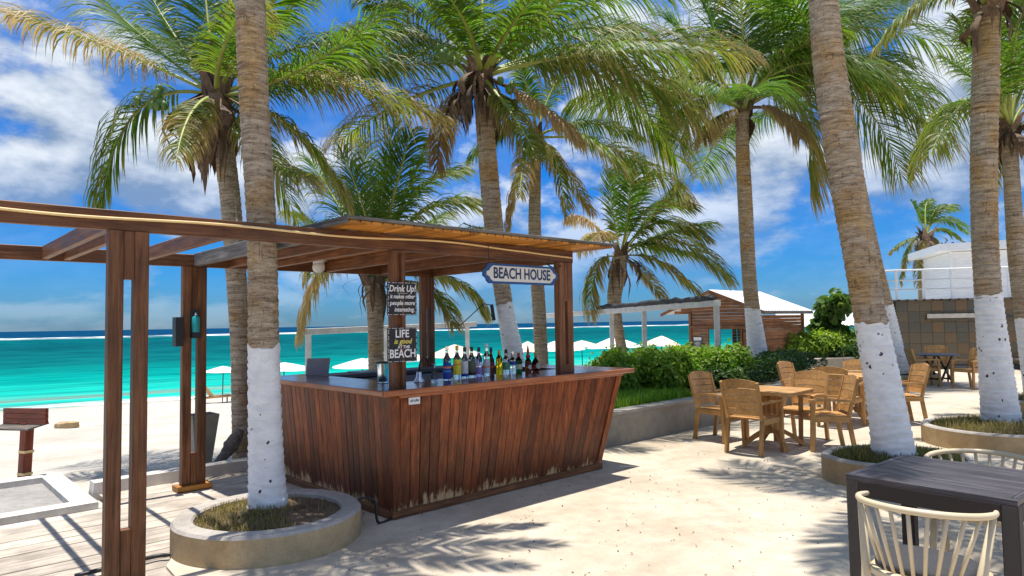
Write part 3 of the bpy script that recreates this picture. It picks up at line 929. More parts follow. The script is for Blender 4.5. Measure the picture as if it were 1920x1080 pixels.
slab_x('counter_top', [(-0.236, -0.186), (3.06, -0.186), (2.55, 0.46), (0.32, 0.46)], 0, 1.068, TOPZ, MAT['bar_top'])
slab_x('counter_top', [(-0.242, -0.180), (0.314, 0.466), (0.314, 2.36), (-0.242, 2.36)], math.pi / 2, 1.068, TOPZ, MAT['bar_top'])
slab_x('counter_top', [(3.066, -0.180), (3.066, 2.36), (2.556, 2.36), (2.556, 0.466)], math.pi / 2, 1.068, TOPZ, MAT['bar_top'])
slab_x('counter_top', [(0.322, 2.36), (0.322, 1.95), (2.548, 1.95), (2.548, 2.36)], 0, 1.06, TOPZ - 0.012, MAT['slate_panel'])
beam('edge_trim', (-0.262, -0.200, 1.087), (3.086, -0.200, 1.087), 0.024, 0.05, MAT['bar_edge'], bar, ch=0.25)
beam('edge_trim', (-0.256, -0.184, 1.086), (-0.256, 2.37, 1.086), 0.024, 0.048, MAT['bar_edge'], bar, ch=0.25)
beam('edge_trim', (3.078, -0.184, 1.086), (3.078, 2.37, 1.086), 0.024, 0.048, MAT['bar_edge'], bar, ch=0.25)
beam('edge_trim', (-0.10, -0.165, 1.052), (2.92, -0.165, 1.052), 0.03, 0.028, MAT['bar_edge'], bar)
MB().box((1.435, 1.99, 0.75), (2.2, 0.02, 0.58)).build('back_panel', MAT['grey_panel'], bar)
sk = MB(); sk.box((1.1, 2.16, 1.103), (0.55, 0.34, 0.012)); sk.build('sink_rim', MAT['steel'], bar)

# price note on the planks
nt_ = empty('price_note', W(0.055, -0.172, 1.005), ANG, 'small white paper note stuck under the counter edge at the bar corner', 'note')
MB().box((0, 0, 0), (0.115, 0.004, 0.058)).build('paper', MAT['white_paint'], nt_)
m = MB()
for i, x in enumerate((-0.035, -0.018, 0.004, 0.021, 0.036)):
    m.box((x, -0.003, 0.004 * (i % 2)), (0.009, 0.003, 0.018))
m.build('print', MAT['black'], nt_)

# ------------------------------------------------------------------ signs


def text(name, body, size, loc, parent, mat, sx=1.0, shear=0.0, off=0.0, align='CENTER', rot=(math.pi / 2, 0, 0)):
    c = bpy.data.curves.new(name, 'FONT')
    c.body = body; c.size = size; c.align_x = align; c.align_y = 'CENTER'
    c.extrude = 0.0012; c.offset = off; c.shear = shear; c.resolution_u = 3
    tmp = bpy.data.objects.new(name, c); col.objects.link(tmp)
    bpy.context.view_layer.update()
    me = bpy.data.meshes.new_from_object(tmp)
    bpy.data.objects.remove(tmp); bpy.data.curves.remove(c)
    me.materials.clear(); me.materials.append(mat)
    o = bpy.data.objects.new(name, me); col.objects.link(o)
    o.parent = parent; o.location = loc; o.rotation_euler = rot; o.scale = (sx, 1, 1)
    return o


bh = empty('hanging_sign', W(1.455, -0.065, 2.14), ANG, 'white board with blue border reading BEACH HOUSE hanging under the front beam', 'sign')


def plaque(a, b, c, d):
    """stepped corner outline"""
    P = []
    for sx, sy, o in ((1, 1, 0), (-1, 1, 1), (-1, -1, 0), (1, -1, 1)):
        q = [(a, b - d), (a - c * 0.45, b - d * 0.75), (a - c * 0.6, b - d * 0.35), (a - c, b)]
        q = [(x * sx, y * sy) for x, y in q]
        P += q if o == 0 else q[::-1]
    return P


def upright_prism(poly, y0, y1):
    n = len(poly)
    v_ = [(x, y0, z) for x, z in poly] + [(x, y1, z) for x, z in poly]
    f = [tuple(range(n)), tuple(range(2 * n - 1, n - 1, -1))]
    for k in range(n):
        k2 = (k + 1) % n
        f.append((k2, k, n + k, n + k2))
    return MB().add(v_, f)


upright_prism(plaque(0.52, 0.098, 0.075, 0.07), -0.008, 0.012).build('board', MAT['sign_blue'], bh)
upright_prism(plaque(0.482, 0.076, 0.085, 0.060), -0.013, -0.0085).build('panel', MAT['sign_white'], bh)
text('lettering', 'BEACH HOUSE', 0.150, (0, -0.0145, 0.0), bh, MAT['label_ink'], 0.80, 0.0, 0.0034)
MB().tube([(-0.44, 0.0, 0.09), (-0.445, 0.005, 0.30)], 0.004, 5).build('cord', MAT['black'], bh)
MB().tube([(0.40, 0.0, 0.09), (0.40, 0.005, 0.19)], 0.004, 5).build('cord', MAT['black'], bh)
m = MB()
m.tube([W(1.85, -0.05, 2.26), W(1.93, -0.05, 2.235), W(2.0, -0.05, 2.235), W(2.06, -0.05, 2.26)], 0.006, 6)
tag(m.build('wire_loop', MAT['black'], smooth=True), 'short black wire hanging in a loop beside the beach house sign', 'wire')


def chalkboard(z0, z1, name, label, lines, w=0.28):
    h = z1 - z0
    o = empty(name, W(-0.005, -0.087, (z0 + z1) / 2), ANG - R(6), label, 'sign')
    upright_prism([(-w / 2, -h / 2), (w / 2, -h / 2), (w / 2, h / 2), (-w / 2, h / 2)], -0.006, 0.006).build('board', MAT['chalkboard'], o)
    # dotted border pressed round the edge
    m = MB()
    n = 22
    for i in range(n):
        for s in (-1, 1):
            x = -w / 2 + 0.008 + (w - 0.016) * i / (n - 1)
            if (i * 7 + s) % 5: m.box((x, -0.007, s * (h / 2 - 0.006)), (0.006, 0.002, 0.005))
            z = -h / 2 + 0.01 + (h - 0.02) * i / (n - 1)
            if (i * 5 + s) % 4: m.box((s * (w / 2 - 0.007), -0.007, z), (0.006, 0.002, 0.006))
    m.build('border_print', MAT['chalk'], o)
    for body, size, x, z, mt, sx, sh, of in lines:
        text('lettering', body, size, (x, -0.0085, z), o, mt, sx, sh, of)
    return o


CH = MAT['chalk']
chalkboard(1.735, 2.02, 'chalk_sign', 'upper black board on the bar post reading Drink Up! It makes other people more interesting.',
           [('Drink Up!', 0.078, 0.0, 0.085, CH, 0.80, 0.18, 0.0012), ('~~~~', 0.03, 0.0, 0.048, CH, 1.4, 0, 0),
            ('it makes other', 0.050, 0.0, 0.018, CH, 0.80, 0.15, 0.0008), ('people more', 0.054, 0.0, -0.038, CH, 0.85, 0.15, 0.0008),
            ('interesting.', 0.054, 0.02, -0.094, CH, 0.80, 0.15, 0.0008)])
chalkboard(1.335, 1.63, 'chalk_sign', 'lower black board on the bar post reading LIFE is good AT THE BEACH',
           [('LIFE', 0.092, -0.005, 0.092, CH, 0.85, 0, 0.0016), ('is good', 0.060, 0.0, 0.028, MAT['chalk_yellow'], 0.95, 0.25, 0.0008),
            ('AT THE', 0.036, 0.01, -0.020, CH, 0.95, 0, 0.0008), ('BEACH', 0.100, 0.0, -0.078, CH, 0.80, 0, 0.0018)])

# ------------------------------------------------------------------ things on the counter
GL = dict(clear=glass('clear_glass', (0.93, 0.96, 0.97)), blue=glass('blue_glass', (0.02, 0.10, 0.55)), yellow=glass('yellow_glass', (0.85, 0.68, 0.03)),
          gold=glass('gold_glass', (0.80, 0.50, 0.02)), brown=glass('brown_glass', (0.14, 0.03, 0.012)), green=glass('green_glass', (0.02, 0.10, 0.02)),
          violet=glass('violet_glass', (0.55, 0.45, 0.72)), pink=glass('pink_glass', (0.90, 0.62, 0.68)), smoke=glass('smoke_glass', (0.62, 0.68, 0.74), 0.12))
CAPS = dict(black=MAT['black'], silver=MAT['chrome'], gold=plain('gold_cap', (0.55, 0.36, 0.08), 0.35, 0.6), red=plain('red_cap', (0.40, 0.02, 0.02), 0.4),
            navy=plain('navy_cap', (0.01, 0.03, 0.07), 0.4), pale=plain('pale_cap', (0.70, 0.66, 0.70), 0.4), wood=plain('cork_cap', (0.45, 0.30, 0.14), 0.7))
LBL = {k: plain('label_' + k, c, 0.55, var=0.2, scale=60) for k, c in dict(blue=(0.01, 0.05, 0.33), yellow=(0.80, 0.66, 0.03), white=(0.68, 0.69, 0.68), olive=(0.10, 0.11, 0.06),
       purple=(0.30, 0.22, 0.48), grey=(0.55, 0.56, 0.62), dark=(0.05, 0.012, 0.01), green=(0.10, 0.28, 0.16), cream=(0.62, 0.60, 0.42), orange=(0.80, 0.25, 0.04), red=(0.6, 0.08, 0.04), sky=(0.05, 0.30, 0.62)).items()}


def bottle(u, v, h, r, g, cap, lab, lo, hi, label, neck=0.36, cap_h=0.045, band=None, round_label=None, squat=False, spike=False):
    o = empty('bottle', W(u, v, TOPZ), ANG + random.uniform(-0.3, 0.3), label, 'bottle', 'bottles standing on the bar counter')
    sh = h * (1 - neck)
    if squat:
        prof = [(r * 0.55, 0), (r * 0.9, 0.01), (r, h * 0.28), (r * 0.95, h * 0.45), (r * 0.6, h * 0.60), (0.014, h * 0.70), (0.013, h * 0.86), (0.013, h - 0.01)]
    else:
        prof = [(r * 0.9, 0), (r, 0.006), (r, sh * 0.93), (r * 0.93, sh), (r * 0.62, sh + h * neck * 0.16), (0.017, sh + h * neck * 0.32), (0.0135, sh + h * neck * 0.6), (0.0135, h - cap_h * 0.4)]
    MB().lathe(prof, 20).build('glass_body', GL[g], o, smooth=True, sharp=40)
    if spike:
        MB().lathe([(0.026, h - cap_h), (0.028, h - 0.02), (0.012, h + 0.0), (0.016, h + 0.03), (0.003, h + 0.10)], 12).build('stopper', CAPS[cap], o, smooth=True)
    else:
        MB().lathe([(0.0155, h - cap_h), (0.0165, h - cap_h + 0.003), (0.0165, h - 0.002), (0.014, h)], 14).build('cap', CAPS[cap], o, smooth=True, sharp=40)
    if lab:
        MB().lathe([(r + 0.0012, sh * lo), (r + 0.0012, sh * hi)], 20, cap=False).build('label', LBL[lab], o, smooth=True)
    if band:
        for bc, b0, b1 in band:
            MB().lathe([(r + 0.0022, sh * b0), (r + 0.0022, sh * b1)], 20, cap=False).build('label_band', LBL[bc], o, smooth=True)
    if round_label:
        a = -R(47) - o.rotation_euler.z
        cx, cy = math.cos(a), math.sin(a)
        vs = []; n = 16; hz = h * 0.33 if squat else sh * 0.45
        m = MB()
        pts_ = [(0, 0)] + [(math.cos(2 * math.pi * k / n), math.sin(2 * math.pi * k / n)) for k in range(n)]
        rr = r * 0.72
        vs = [(cx * (r + 0.0025 - 0.010 * (x * x)) - cy * x * rr, cy * (r + 0.0025 - 0.010 * (x * x)) + cx * x * rr, hz + z_ * rr) for x, z_ in pts_]
        m.add(vs, [(0, 1 + k, 1 + (k + 1) % n) for k in range(n)])
        m.build('round_label', LBL[round_label], o)
    return o


bottle(0.74, 0.26, 0.33, 0.038, 'clear', 'silver', 'blue', 0.06, 0.80, 'clear bottle with deep blue lower label and silver cap, first in the row', band=[('orange', 0.55, 0.64), ('sky', 0.38, 0.46)])
bottle(0.88, 0.28, 0.33, 0.038, 'clear', 'gold', 'yellow', 0.22, 0.92, 'bottle with bright yellow label and gold cap', band=[('orange', 0.66, 0.74)])
bottle(1.00, 0.31, 0.31, 0.034, 'clear', 'black', 'white', 0.26, 0.86, 'clear bottle with white label and navy cap between yellow and olive labels', band=[('blue', 0.10, 0.24)])
bottle(1.10, 0.32, 0.31, 0.037, 'clear', 'black', 'olive', 0.12, 0.84, 'bottle with black and olive label under a dark cap', band=[('dark', 0.12, 0.30)])
bottle(1.22, 0.35, 0.30, 0.035, 'violet', 'black', 'purple', 0.14, 0.50, 'pale bottle with purple lower label and small black cap', band=[('white', 0.56, 0.68)])
bottle(1.325, 0.35, 0.335, 0.035, 'clear', 'pale', 'grey', 0.14, 0.80, 'tallest clear bottle with pale grey label and pale cap', band=[('orange', 0.42, 0.49)])
bottle(1.43, 0.40, 0.29, 0.034, 'brown', 'navy', 'dark', 0.12, 0.85, 'dark red brown bottle with navy cap', neck=0.42, band=[('red', 0.5, 0.56)])
bottle(1.50, 0.35, 0.26, 0.036, 'gold', 'gold', None, 0, 0, 'square shouldered golden bottle of amber drink', neck=0.30)
bottle(1.59, 0.34, 0.265, 0.036, 'clear', 'black', 'green', 0.30, 0.75, 'clear bottle with faint green label and black pourer', neck=0.36)
bottle(1.69, 0.345, 0.24, 0.036, 'clear', 'silver', 'blue', 0.62, 0.85, 'clear bottle with blue neck label beside the green bottle', neck=0.36)
bottle(1.82, 0.39, 0.22, 0.039, 'green', 'red', 'cream', 0.28, 0.66, 'green bottle with cream label and red cap', neck=0.34)
bottle(1.945, 0.37, 0.20, 0.036, 'brown', 'red', None, 0, 0, 'amber bottle with tall pointed golden stopper', neck=0.34, round_label='white', spike=True)
bottle(2.05, 0.36, 0.21, 0.050, 'brown', 'wood', None, 0, 0, 'squat round dark bottle with large cream seal, last in the row', squat=True, round_label='cream')

bl = empty('blender_jar', W(0.17, 0.50, TOPZ), ANG, 'tall clear ribbed mixing jar with black lid beside the corner post', 'jar')
m = MB()
prof = [(0.045, 0.004), (0.048, 0.01), (0.062, 0.185)]
m.lathe(prof, 10); m.build('jar', GL['smoke'], bl)
MB().lathe([(0.064, 0.185), (0.064, 0.20), (0.02, 0.205)], 20).build('lid', MAT['black'], bl, smooth=True, sharp=40)
MB().lathe([(0.05, 0.0), (0.05, 0.0035)], 20).build('base', MAT['black'], bl)
tp = empty('bar_tap', W(0.46, 0.33, TOPZ), ANG, 'chrome bar tap with a black curved spout on the counter', 'tap')
MB().lathe([(0.055, 0), (0.05, 0.01), (0.03, 0.04), (0.024, 0.09), (0.018, 0.10)], 18).build('base', MAT['chrome'], tp, smooth=True)
MB().tube([(0, 0, 0.10), (0.004, 0, 0.15), (0.02, 0, 0.195), (0.055, 0, 0.225), (0.09, 0, 0.215), (0.105, 0, 0.185)], 0.009, 8).build('spout', MAT['black'], tp, smooth=True)
wg = empty('wine_glass', W(0.70, 0.41, TOPZ), ANG, 'empty stemmed wine glass turned upside down behind the first bottle', 'glass')
MB().lathe([(0.034, 0.0), (0.038, 0.04), (0.026, 0.075), (0.004, 0.085), (0.004, 0.15), (0.033, 0.157)], 18, cap=False).build('bowl', GL['clear'], wg, smooth=True)
tb = empty('tumbler', W(2.42, 0.28, TOPZ), ANG, 'small pink glass tumbler on the counter by the bar post', 'glass')
MB().lathe([(0.026, 0.0), (0.033, 0.075), (0.030, 0.075), (0.024, 0.006)], 18).build('glass_body', GL['pink'], tb, smooth=True, sharp=40)
gb = empty('menu_panel', W(0.33, 2.12, TOPZ - 0.004), R(5), 'blank grey panel propped up on the back counter', 'panel')
MB().hexa([(-0.125, -0.008, 0), (0.125, -0.008, 0), (0.125, 0.008, 0), (-0.125, 0.008, 0)],
          [(-0.12, 0.045, 0.185), (0.135, 0.045, 0.185), (0.135, 0.058, 0.185), (-0.12, 0.058, 0.185)]).build('panel', MAT['grey_panel'], gb)
beam('prop', (0, 0.06, 0.0), (0, 0.05, 0.13), 0.02, 0.02, MAT['black'], gb)

# things fixed to the second post
bx = empty('speaker_box', W(-1.045, 2.455, 1.62), ANG, 'flat black box fixed to the left of the rear boardwalk post', 'box')
MB().box((0, 0, 0), (0.075, 0.11, 0.30)).build('case', MAT['black'], bx)
dp = empty('soap_dispenser', W(-0.875, 2.44, 1.70), ANG, 'turquoise dispenser bottle in a black bracket on the rear boardwalk post', 'dispenser')
MB().lathe([(0.036, -0.09), (0.038, -0.08), (0.038, 0.06), (0.03, 0.075), (0.014, 0.08)], 16).build('bottle_body', MAT['turquoise'], dp, smooth=True, sharp=40)
MB().lathe([(0.014, 0.08), (0.016, 0.115)], 10).build('cap', MAT['chrome'], dp, smooth=True)
MB().box((0, 0.037, 0.0), (0.09, 0.012, 0.30)).box((0, 0.0, -0.12), (0.09, 0.08, 0.05)).build('bracket', MAT['black'], dp)
# ------------------------------------------------------------------ terrace furniture
CW = MAT['chair_wood']


def make_armchair():
    o = empty('armchair')
    for s in (-1, 1):
        beam('leg', (0.235, s * 0.255, 0.0), (0.215, s * 0.262, 0.625), 0.052, 0.042, CW, o, up=(0, 1, 0))
        beam('leg', (-0.275, s * 0.225, 0.0), (-0.205, s * 0.225, 0.43), 0.05, 0.042, CW, o, up=(0, 1, 0))
        # arm rest, rounded at the front
        m = MB()
        P = [(-0.275, 0.235, 0.62), (-0.1, 0.250, 0.632), (0.08, 0.258, 0.640), (0.20, 0.262, 0.638), (0.255, 0.262, 0.626)]
        wd = [0.038, 0.046, 0.056, 0.062, 0.050]
        vs = []
        for (x, y, z), w_ in zip(P, wd):
            vs += [(x, s * y - w_ / 2, z - 0.014), (x, s * y + w_ / 2, z - 0.014), (x, s * y + w_ / 2 * 0.85, z + 0.014), (x, s * y - w_ / 2 * 0.85, z + 0.014)]
        fs = [(3, 2, 1, 0), (16, 17, 18, 19)]
        for k in range(4):
            for j in range(4):
                j2 = (j + 1) % 4
                fs.append((k * 4 + j, k * 4 + j2, k * 4 + 4 + j2, k * 4 + 4 + j))
        m.add(vs, fs)
        m.build('armrest', CW, o)
        beam('back_post', (-0.205, s * 0.225, 0.40), (-0.335, s * 0.235, 0.885), 0.042, 0.036, CW, o, up=(0, 1, 0))
        beam('side_rail', (-0.21, s * 0.236, 0.40), (0.215, s * 0.245, 0.40), 0.03, 0.07, CW, o)
    beam('front_rail', (0.215, -0.245, 0.405), (0.215, 0.245, 0.405), 0.03, 0.065, CW, o)
    for k in range(4):                                      # seat slats
        x = -0.165 + k * 0.112
        beam('seat_slat', (x, -0.238, 0.437 - 0.006 * (k == 0)), (x, 0.238, 0.437 - 0.006 * (k == 0)), 0.108, 0.02, CW, o)
    n = 6
    for k in range(5):                                      # curved back slats, the top one crowned
        z0 = 0.475 + k * 0.083; h = 0.075 if k < 4 else 0.09
        vs = []; fs = []
        for i in range(n + 1):
            t = i / n * 2 - 1
            y = t * 0.222
            bow = -0.030 * (1 - t * t)
            def X(z): return -0.205 - (z - 0.40) * 0.268 + bow
            top = z0 + h + (0.030 * (1 - t * t) if k == 4 else 0.010 * (1 - t * t) * (k >= 2))
            lo = z0 + 0.010 * (1 - t * t) * (k >= 3)
            vs += [(X(lo) + 0.010, y, lo), (X(lo) - 0.010, y, lo), (X(top) - 0.010, y, top), (X(top) + 0.010, y, top)]
        for i in range(n):
            for j in range(4):
                j2 = (j + 1) % 4
                fs.append((i * 4 + j, i * 4 + j2, i * 4 + 4 + j2, i * 4 + 4 + j))
        fs += [(3, 2, 1, 0), (n * 4, n * 4 + 1, n * 4 + 2, n * 4 + 3)]
        ob = MB().add(vs, fs).build('back_slat', CW, o)
        bm = bmesh.new(); bm.from_mesh(ob.data); bmesh.ops.recalc_face_normals(bm, faces=bm.faces); bm.to_mesh(ob.data); bm.free()
    return o


# back centre on the floor, facing angle in degrees
CH_POS = [
    (2.83, 8.42, 43, 'golden wooden armchair seen from behind at the first table, nearest the bar'),
    (2.72, 9.66, -53, 'golden wooden armchair at the first table with its back to the low planter wall'),
    (4.08, 9.42, 223, 'golden wooden armchair on the far side of the first table, facing the bar'),
    (4.21, 8.66, 172, 'golden wooden armchair pulled out from the first table, turned sideways beside the grassy planter'),
    (4.83, 10.30, 43, 'golden wooden armchair seen from behind at the second table, half behind the pulled out chair'),
    (4.72, 11.62, -50, 'golden wooden armchair at the second table with only its back showing before the hedge'),
    (5.95, 11.75, 228, 'golden wooden armchair beyond the second table, partly behind the white palm trunk'),
    (6.28, 10.62, 176, 'golden wooden armchair standing alone to the right of the big whitewashed palm trunk'),
    (9.55, 16.25, -12, 'golden wooden armchair at the left of the dark round table before the slate wall'),
    (10.72, 17.2, 242, 'golden wooden armchair behind the dark round table against the slate wall'),
    (10.68, 15.60, 196, 'golden wooden armchair at the right of the dark round table beside the palm trunk'),
]
proto = make_armchair()
for i, (x, y, a, lab) in enumerate(CH_POS):
    c = proto if i == 0 else copy_tree(proto)
    ca, sa = math.cos(R(a)), math.sin(R(a))
    c.location = (x + 0.25 * ca, y + 0.25 * sa, 0.0)
    c.rotation_euler = (0, 0, R(a))
    tag(c, lab, 'chair', 'golden wooden armchairs on the terrace')


def rounded_square(h, r, n=6):
    P = []
    for cx, cy, a0 in ((h - r, h - r, 0), (-h + r, h - r, 90), (-h + r, -h + r, 180), (h - r, -h + r, 270)):
        for k in range(n + 1):
            a = R(a0 + 90 * k / n)
            P.append((cx + r * math.cos(a), cy + r * math.sin(a)))
    return P


def make_table():
    o = empty('cafe_table')
    for i in range(5):                                       # top boards inside the rim
        x = -0.30 + i * 0.15
        beam('top_board', (x, -0.375, 0.731), (x, 0.375, 0.731), 0.146, 0.026, CW, o)
    P = rounded_square(0.41, 0.11); Q = rounded_square(0.375, 0.03)
    m = MB(); n = len(P)
    v_ = [(x, y, 0.742) for x, y in P] + [(x, y, 0.742) for x, y in Q] + [(x * 1.004, y * 1.004, 0.700) for x, y in P] + [(x, y, 0.700) for x, y in Q]
    f = []
    for k in range(n):
        k2 = (k + 1) % n
        f += [(k, k2, n + k2, n + k), (2 * n + k, 2 * n + k2, k2, k), (3 * n + k, 3 * n + k2, 2 * n + k2, 2 * n + k), (n + k, n + k2, 3 * n + k2, 3 * n + k)]
    m.add(v_, f); m.build('rim', CW, o)
    for s in (-1, 1):
        beam('apron', (-0.26, s * 0.2, 0.69), (0.26, s * 0.2, 0.69), 0.03, 0.05, CW, o)
    for sx, sy in ((1, 1), (1, -1), (-1, 1), (-1, -1)):
        beam('column', (sx * 0.07, sy * 0.07, 0.16), (sx * 0.07, sy * 0.07, 0.715), 0.055, 0.055, CW, o, up=(0, 1, 0))
    for k in range(4):
        a = R(45 + 90 * k)
        m = MB()
        pr = [(0.05, 0.215), (0.14, 0.195), (0.24, 0.14), (0.33, 0.075), (0.40, 0.03)]
        vs = []; w_ = 0.028
        for i, (r, z) in enumerate(pr):
            for dz in (-0.03 + 0.0 * i, 0.03):
                zz = max(0.0, z + dz)
                for sgn in (-1, 1):
                    vs.append((r * math.cos(a) - sgn * w_ * math.sin(a), r * math.sin(a) + sgn * w_ * math.cos(a), zz))
        fs = [(0, 1, 3, 2), (16, 18, 19, 17)]
        for i in range(4):
            b = i * 4
            fs += [(b, b + 4, b + 5, b + 1), (b + 2, b + 3, b + 7, b + 6), (b, b + 2, b + 6, b + 4), (b + 1, b + 5, b + 7, b + 3)]
        m.add(vs, fs); ob = m.build('foot', CW, o)
        bm = bmesh.new(); bm.from_mesh(ob.data); bmesh.ops.recalc_face_normals(bm, faces=bm.faces); bm.to_mesh(ob.data); bm.free()
    return o


tproto = make_table()
for i, (x, y, a, lab) in enumerate(((3.36, 8.86, 45, 'golden square pedestal table nearest the bar, ringed by four armchairs'),
                                    (5.42, 10.88, 45, 'golden square pedestal table further back, partly hidden by the big white palm trunk'))):
    c = tproto if i == 0 else copy_tree(tproto)
    c.location = (x, y, 0); c.rotation_euler = (0, 0, R(a))
    tag(c, lab, 'table', 'golden pedestal tables on the terrace')

rt = empty('round_table', (10.22, 16.35, 0), 0.3, 'dark round folding table between three armchairs before the slate wall', 'table')
MB().lathe([(0.0, 0.71), (0.44, 0.715), (0.46, 0.725), (0.46, 0.74), (0.44, 0.748), (0.0, 0.75)], 36, cap=False).build('top', MAT['slate_panel'], rt, smooth=True, sharp=35)
for sy in (-1, 1):
    beam('leg', (-0.26, sy * 0.22, 0.0), (0.20, sy * 0.22, 0.71), 0.04, 0.04, MAT['black'], rt)
    beam('leg', (0.26, sy * 0.18, 0.0), (-0.20, sy * 0.18, 0.71), 0.04, 0.04, MAT['black'], rt)
beam('stretcher', (-0.16, -0.24, 0.16), (-0.16, 0.24, 0.16), 0.03, 0.04, MAT['black'], rt)
beam('stretcher', (0.16, -0.2, 0.16), (0.16, 0.2, 0.16), 0.03, 0.04, MAT['black'], rt)

# foreground dark woven table


def rattan():
    m, nt, N, L, b = nodes_of('dark_rattan')
    v = obj_vec(N, L, (1, 1, 1))
    wv = N.new('ShaderNodeTexWave'); wv.wave_type = 'BANDS'; wv.bands_direction = 'X'; wv.inputs['Scale'].default_value = 60; wv.inputs['Distortion'].default_value = 2.0
    wv.inputs['Detail'].default_value = 2; wv.inputs['Detail Scale'].default_value = 3
    L.new(v, wv.inputs['Vector'])
    rp = ramp_node(N, [(0.1, (0.010, 0.006, 0.005)), (0.8, (0.036, 0.023, 0.020))]); L.new(wv.outputs[0], rp.inputs[0])
    L.new(rp.outputs[0], b.inputs['Base Color']); b.inputs['Roughness'].default_value = 0.5
    bump(N, L, b, wv.outputs[0], 0.6, 0.004)
    return m


MAT['rattan'] = rattan()
MAT['dark_top'] = wood('dark_top', (0.026, 0.023, 0.030), (0.058, 0.052, 0.062), (0.13, 0.12, 0.135), 'x', 0.38, 0.8, 0.25)
E2 = R(39.5)
dt = empty('dark_table', (2.46, 3.86, 0), E2 - math.pi / 2, 'dark woven square table with weathered plank top in the near corner of the terrace', 'table')
for i in range(5):
    y = -0.30 + i * 0.15
    beam('top_board', (-0.368, y, 0.752), (0.368, y, 0.752), 0.147, 0.018, MAT['dark_top'], dt, ch=0.1)
for s in (-1, 1):
    beam('edge_board', (-0.405, s * 0.390, 0.748), (0.405, s * 0.390, 0.748), 0.03, 0.03, MAT['dark_top'], dt)
    beam('edge_board', (s * 0.388, -0.374, 0.748), (s * 0.388, 0.374, 0.748), 0.034, 0.03, MAT['dark_top'], dt)
    beam('apron', (-0.335, s * 0.392, 0.69), (0.335, s * 0.392, 0.69), 0.03, 0.085, MAT['rattan'], dt)
    beam('apron', (s * 0.392, -0.335, 0.69), (s * 0.392, 0.335, 0.69), 0.03, 0.085, MAT['rattan'], dt)
    for r in (-1, 1):
        beam('leg', (s * 0.370, r * 0.370, 0.0), (s * 0.370, r * 0.370, 0.732), 0.074, 0.074, MAT['rattan'], dt, up=(0, 1, 0))

CP = MAT['cream_plastic']


def make_spindle_chair():
    o = empty('spindle_chair')
    n = 33
    rim = []
    for k in range(n):
        a = R(-104 + 208 * k / (n - 1))
        rim.append((0.02 - 0.27 * math.cos(a), 0.285 * math.sin(a), 0.765 - 0.035 * (1 - math.cos(a)) * 0.6))
    m = MB()
    m.tube(rim, [0.0115 + 0.0045 * min(1, min(k, n - 1 - k) / 4) for k in range(n)], 10)
    m.build('top_rail', CP, o, smooth=True)
    for k in range(9):
        a = R(-62 + 124 * k / 8)
        p1 = (0.02 - 0.27 * math.cos(a), 0.285 * math.sin(a), 0.755 - 0.035 * (1 - math.cos(a)) * 0.6)
        p0 = (0.0 - 0.205 * math.cos(a * 0.80), 0.205 * math.sin(a * 0.80), 0.44)
        MB().tube([p0, ((p0[0] + p1[0]) / 2 - 0.005, (p0[1] + p1[1]) / 2, (p0[2] + p1[2]) / 2), p1], [0.0085, 0.010, 0.0095], 8).build('spindle', CP, o, smooth=True)
    for s in (-1, 1):
        a = R(s * 86)
        tp_ = (0.02 - 0.27 * math.cos(a), 0.282 * math.sin(a), 0.735)
        MB().tube([(-0.185, s * 0.245, 0.0), (-0.10, s * 0.235, 0.43), (tp_[0] - 0.01, tp_[1], tp_[2])], [0.014, 0.024, 0.015], 8).build('leg', CP, o, smooth=True)
        MB().tube([(0.24, s * 0.235, 0.0), (0.19, s * 0.21, 0.42)], [0.014, 0.024], 8).build('leg', CP, o, smooth=True)
    P = [(0.215 * math.copysign(abs(math.cos(R(a_))) ** 0.6, math.cos(R(a_))), 0.225 * math.copysign(abs(math.sin(R(a_))) ** 0.7, math.sin(R(a_)))) for a_ in range(0, 360, 12)]
    m = MB(); n = len(P)
    vs = []
    for sc, z in ((0.93, 0.405), (1.0, 0.415), (1.0, 0.440), (0.96, 0.447)):
        vs += [(x * sc, y * sc, z) for x, y in P]
    fs = [tuple(range(n - 1, -1, -1)), tuple(range(3 * n, 4 * n))]
    for r_ in range(3):
        for k in range(n):
            k2 = (k + 1) % n
            fs.append((r_ * n + k, r_ * n + k2, r_ * n + n + k2, r_ * n + n + k))
    m.add(vs, fs); m.build('seat', CP, o, smooth=True, sharp=40)
    m = MB(); vs = []
    for sc, z in ((0.86, 0.4475), (0.92, 0.456), (0.92, 0.474), (0.84, 0.486), (0.4, 0.488)):
        vs += [(x * sc + 0.01, y * sc, z) for x, y in P]
    fs = [tuple(range(n - 1, -1, -1)), tuple(range(4 * n, 5 * n))]
    for r_ in range(4):
        for k in range(n):
            k2 = (k + 1) % n
            fs.append((r_ * n + k, r_ * n + k2, r_ * n + n + k2, r_ * n + n + k))
    m.add(vs, fs); m.build('cushion', MAT['cushion'], o, smooth=True, sharp=60)
    return o


sp = make_spindle_chair()
ce, se = math.cos(E2), math.sin(E2)
sp.location = (1.97, 3.32, 0); sp.rotation_euler = (0, 0, R(45))
tag(sp, 'cream spindle back chair tucked under the near side of the dark table', 'chair', 'cream spindle chairs at the dark table')
sp2 = copy_tree(sp)
sp2.location = (2.90, 4.27, 0); sp2.rotation_euler = (0, 0, E2 + math.pi + R(4))
tag(sp2, 'cream spindle back chair on the far side of the dark table', 'chair', 'cream spindle chairs at the dark table')

# drain covers
for x, y, lab in ((2.36, 9.36, 'small round drain cover set in the terrace beside the chair legs'),):
    tag(MB().lathe([(0.0, 0.004), (0.07, 0.004), (0.075, 0.001)], 20, (x, y, 0), cap=False).build('drain_cover', MAT['steel']), lab, 'drain cover')

# ------------------------------------------------------------------ blades, leaves


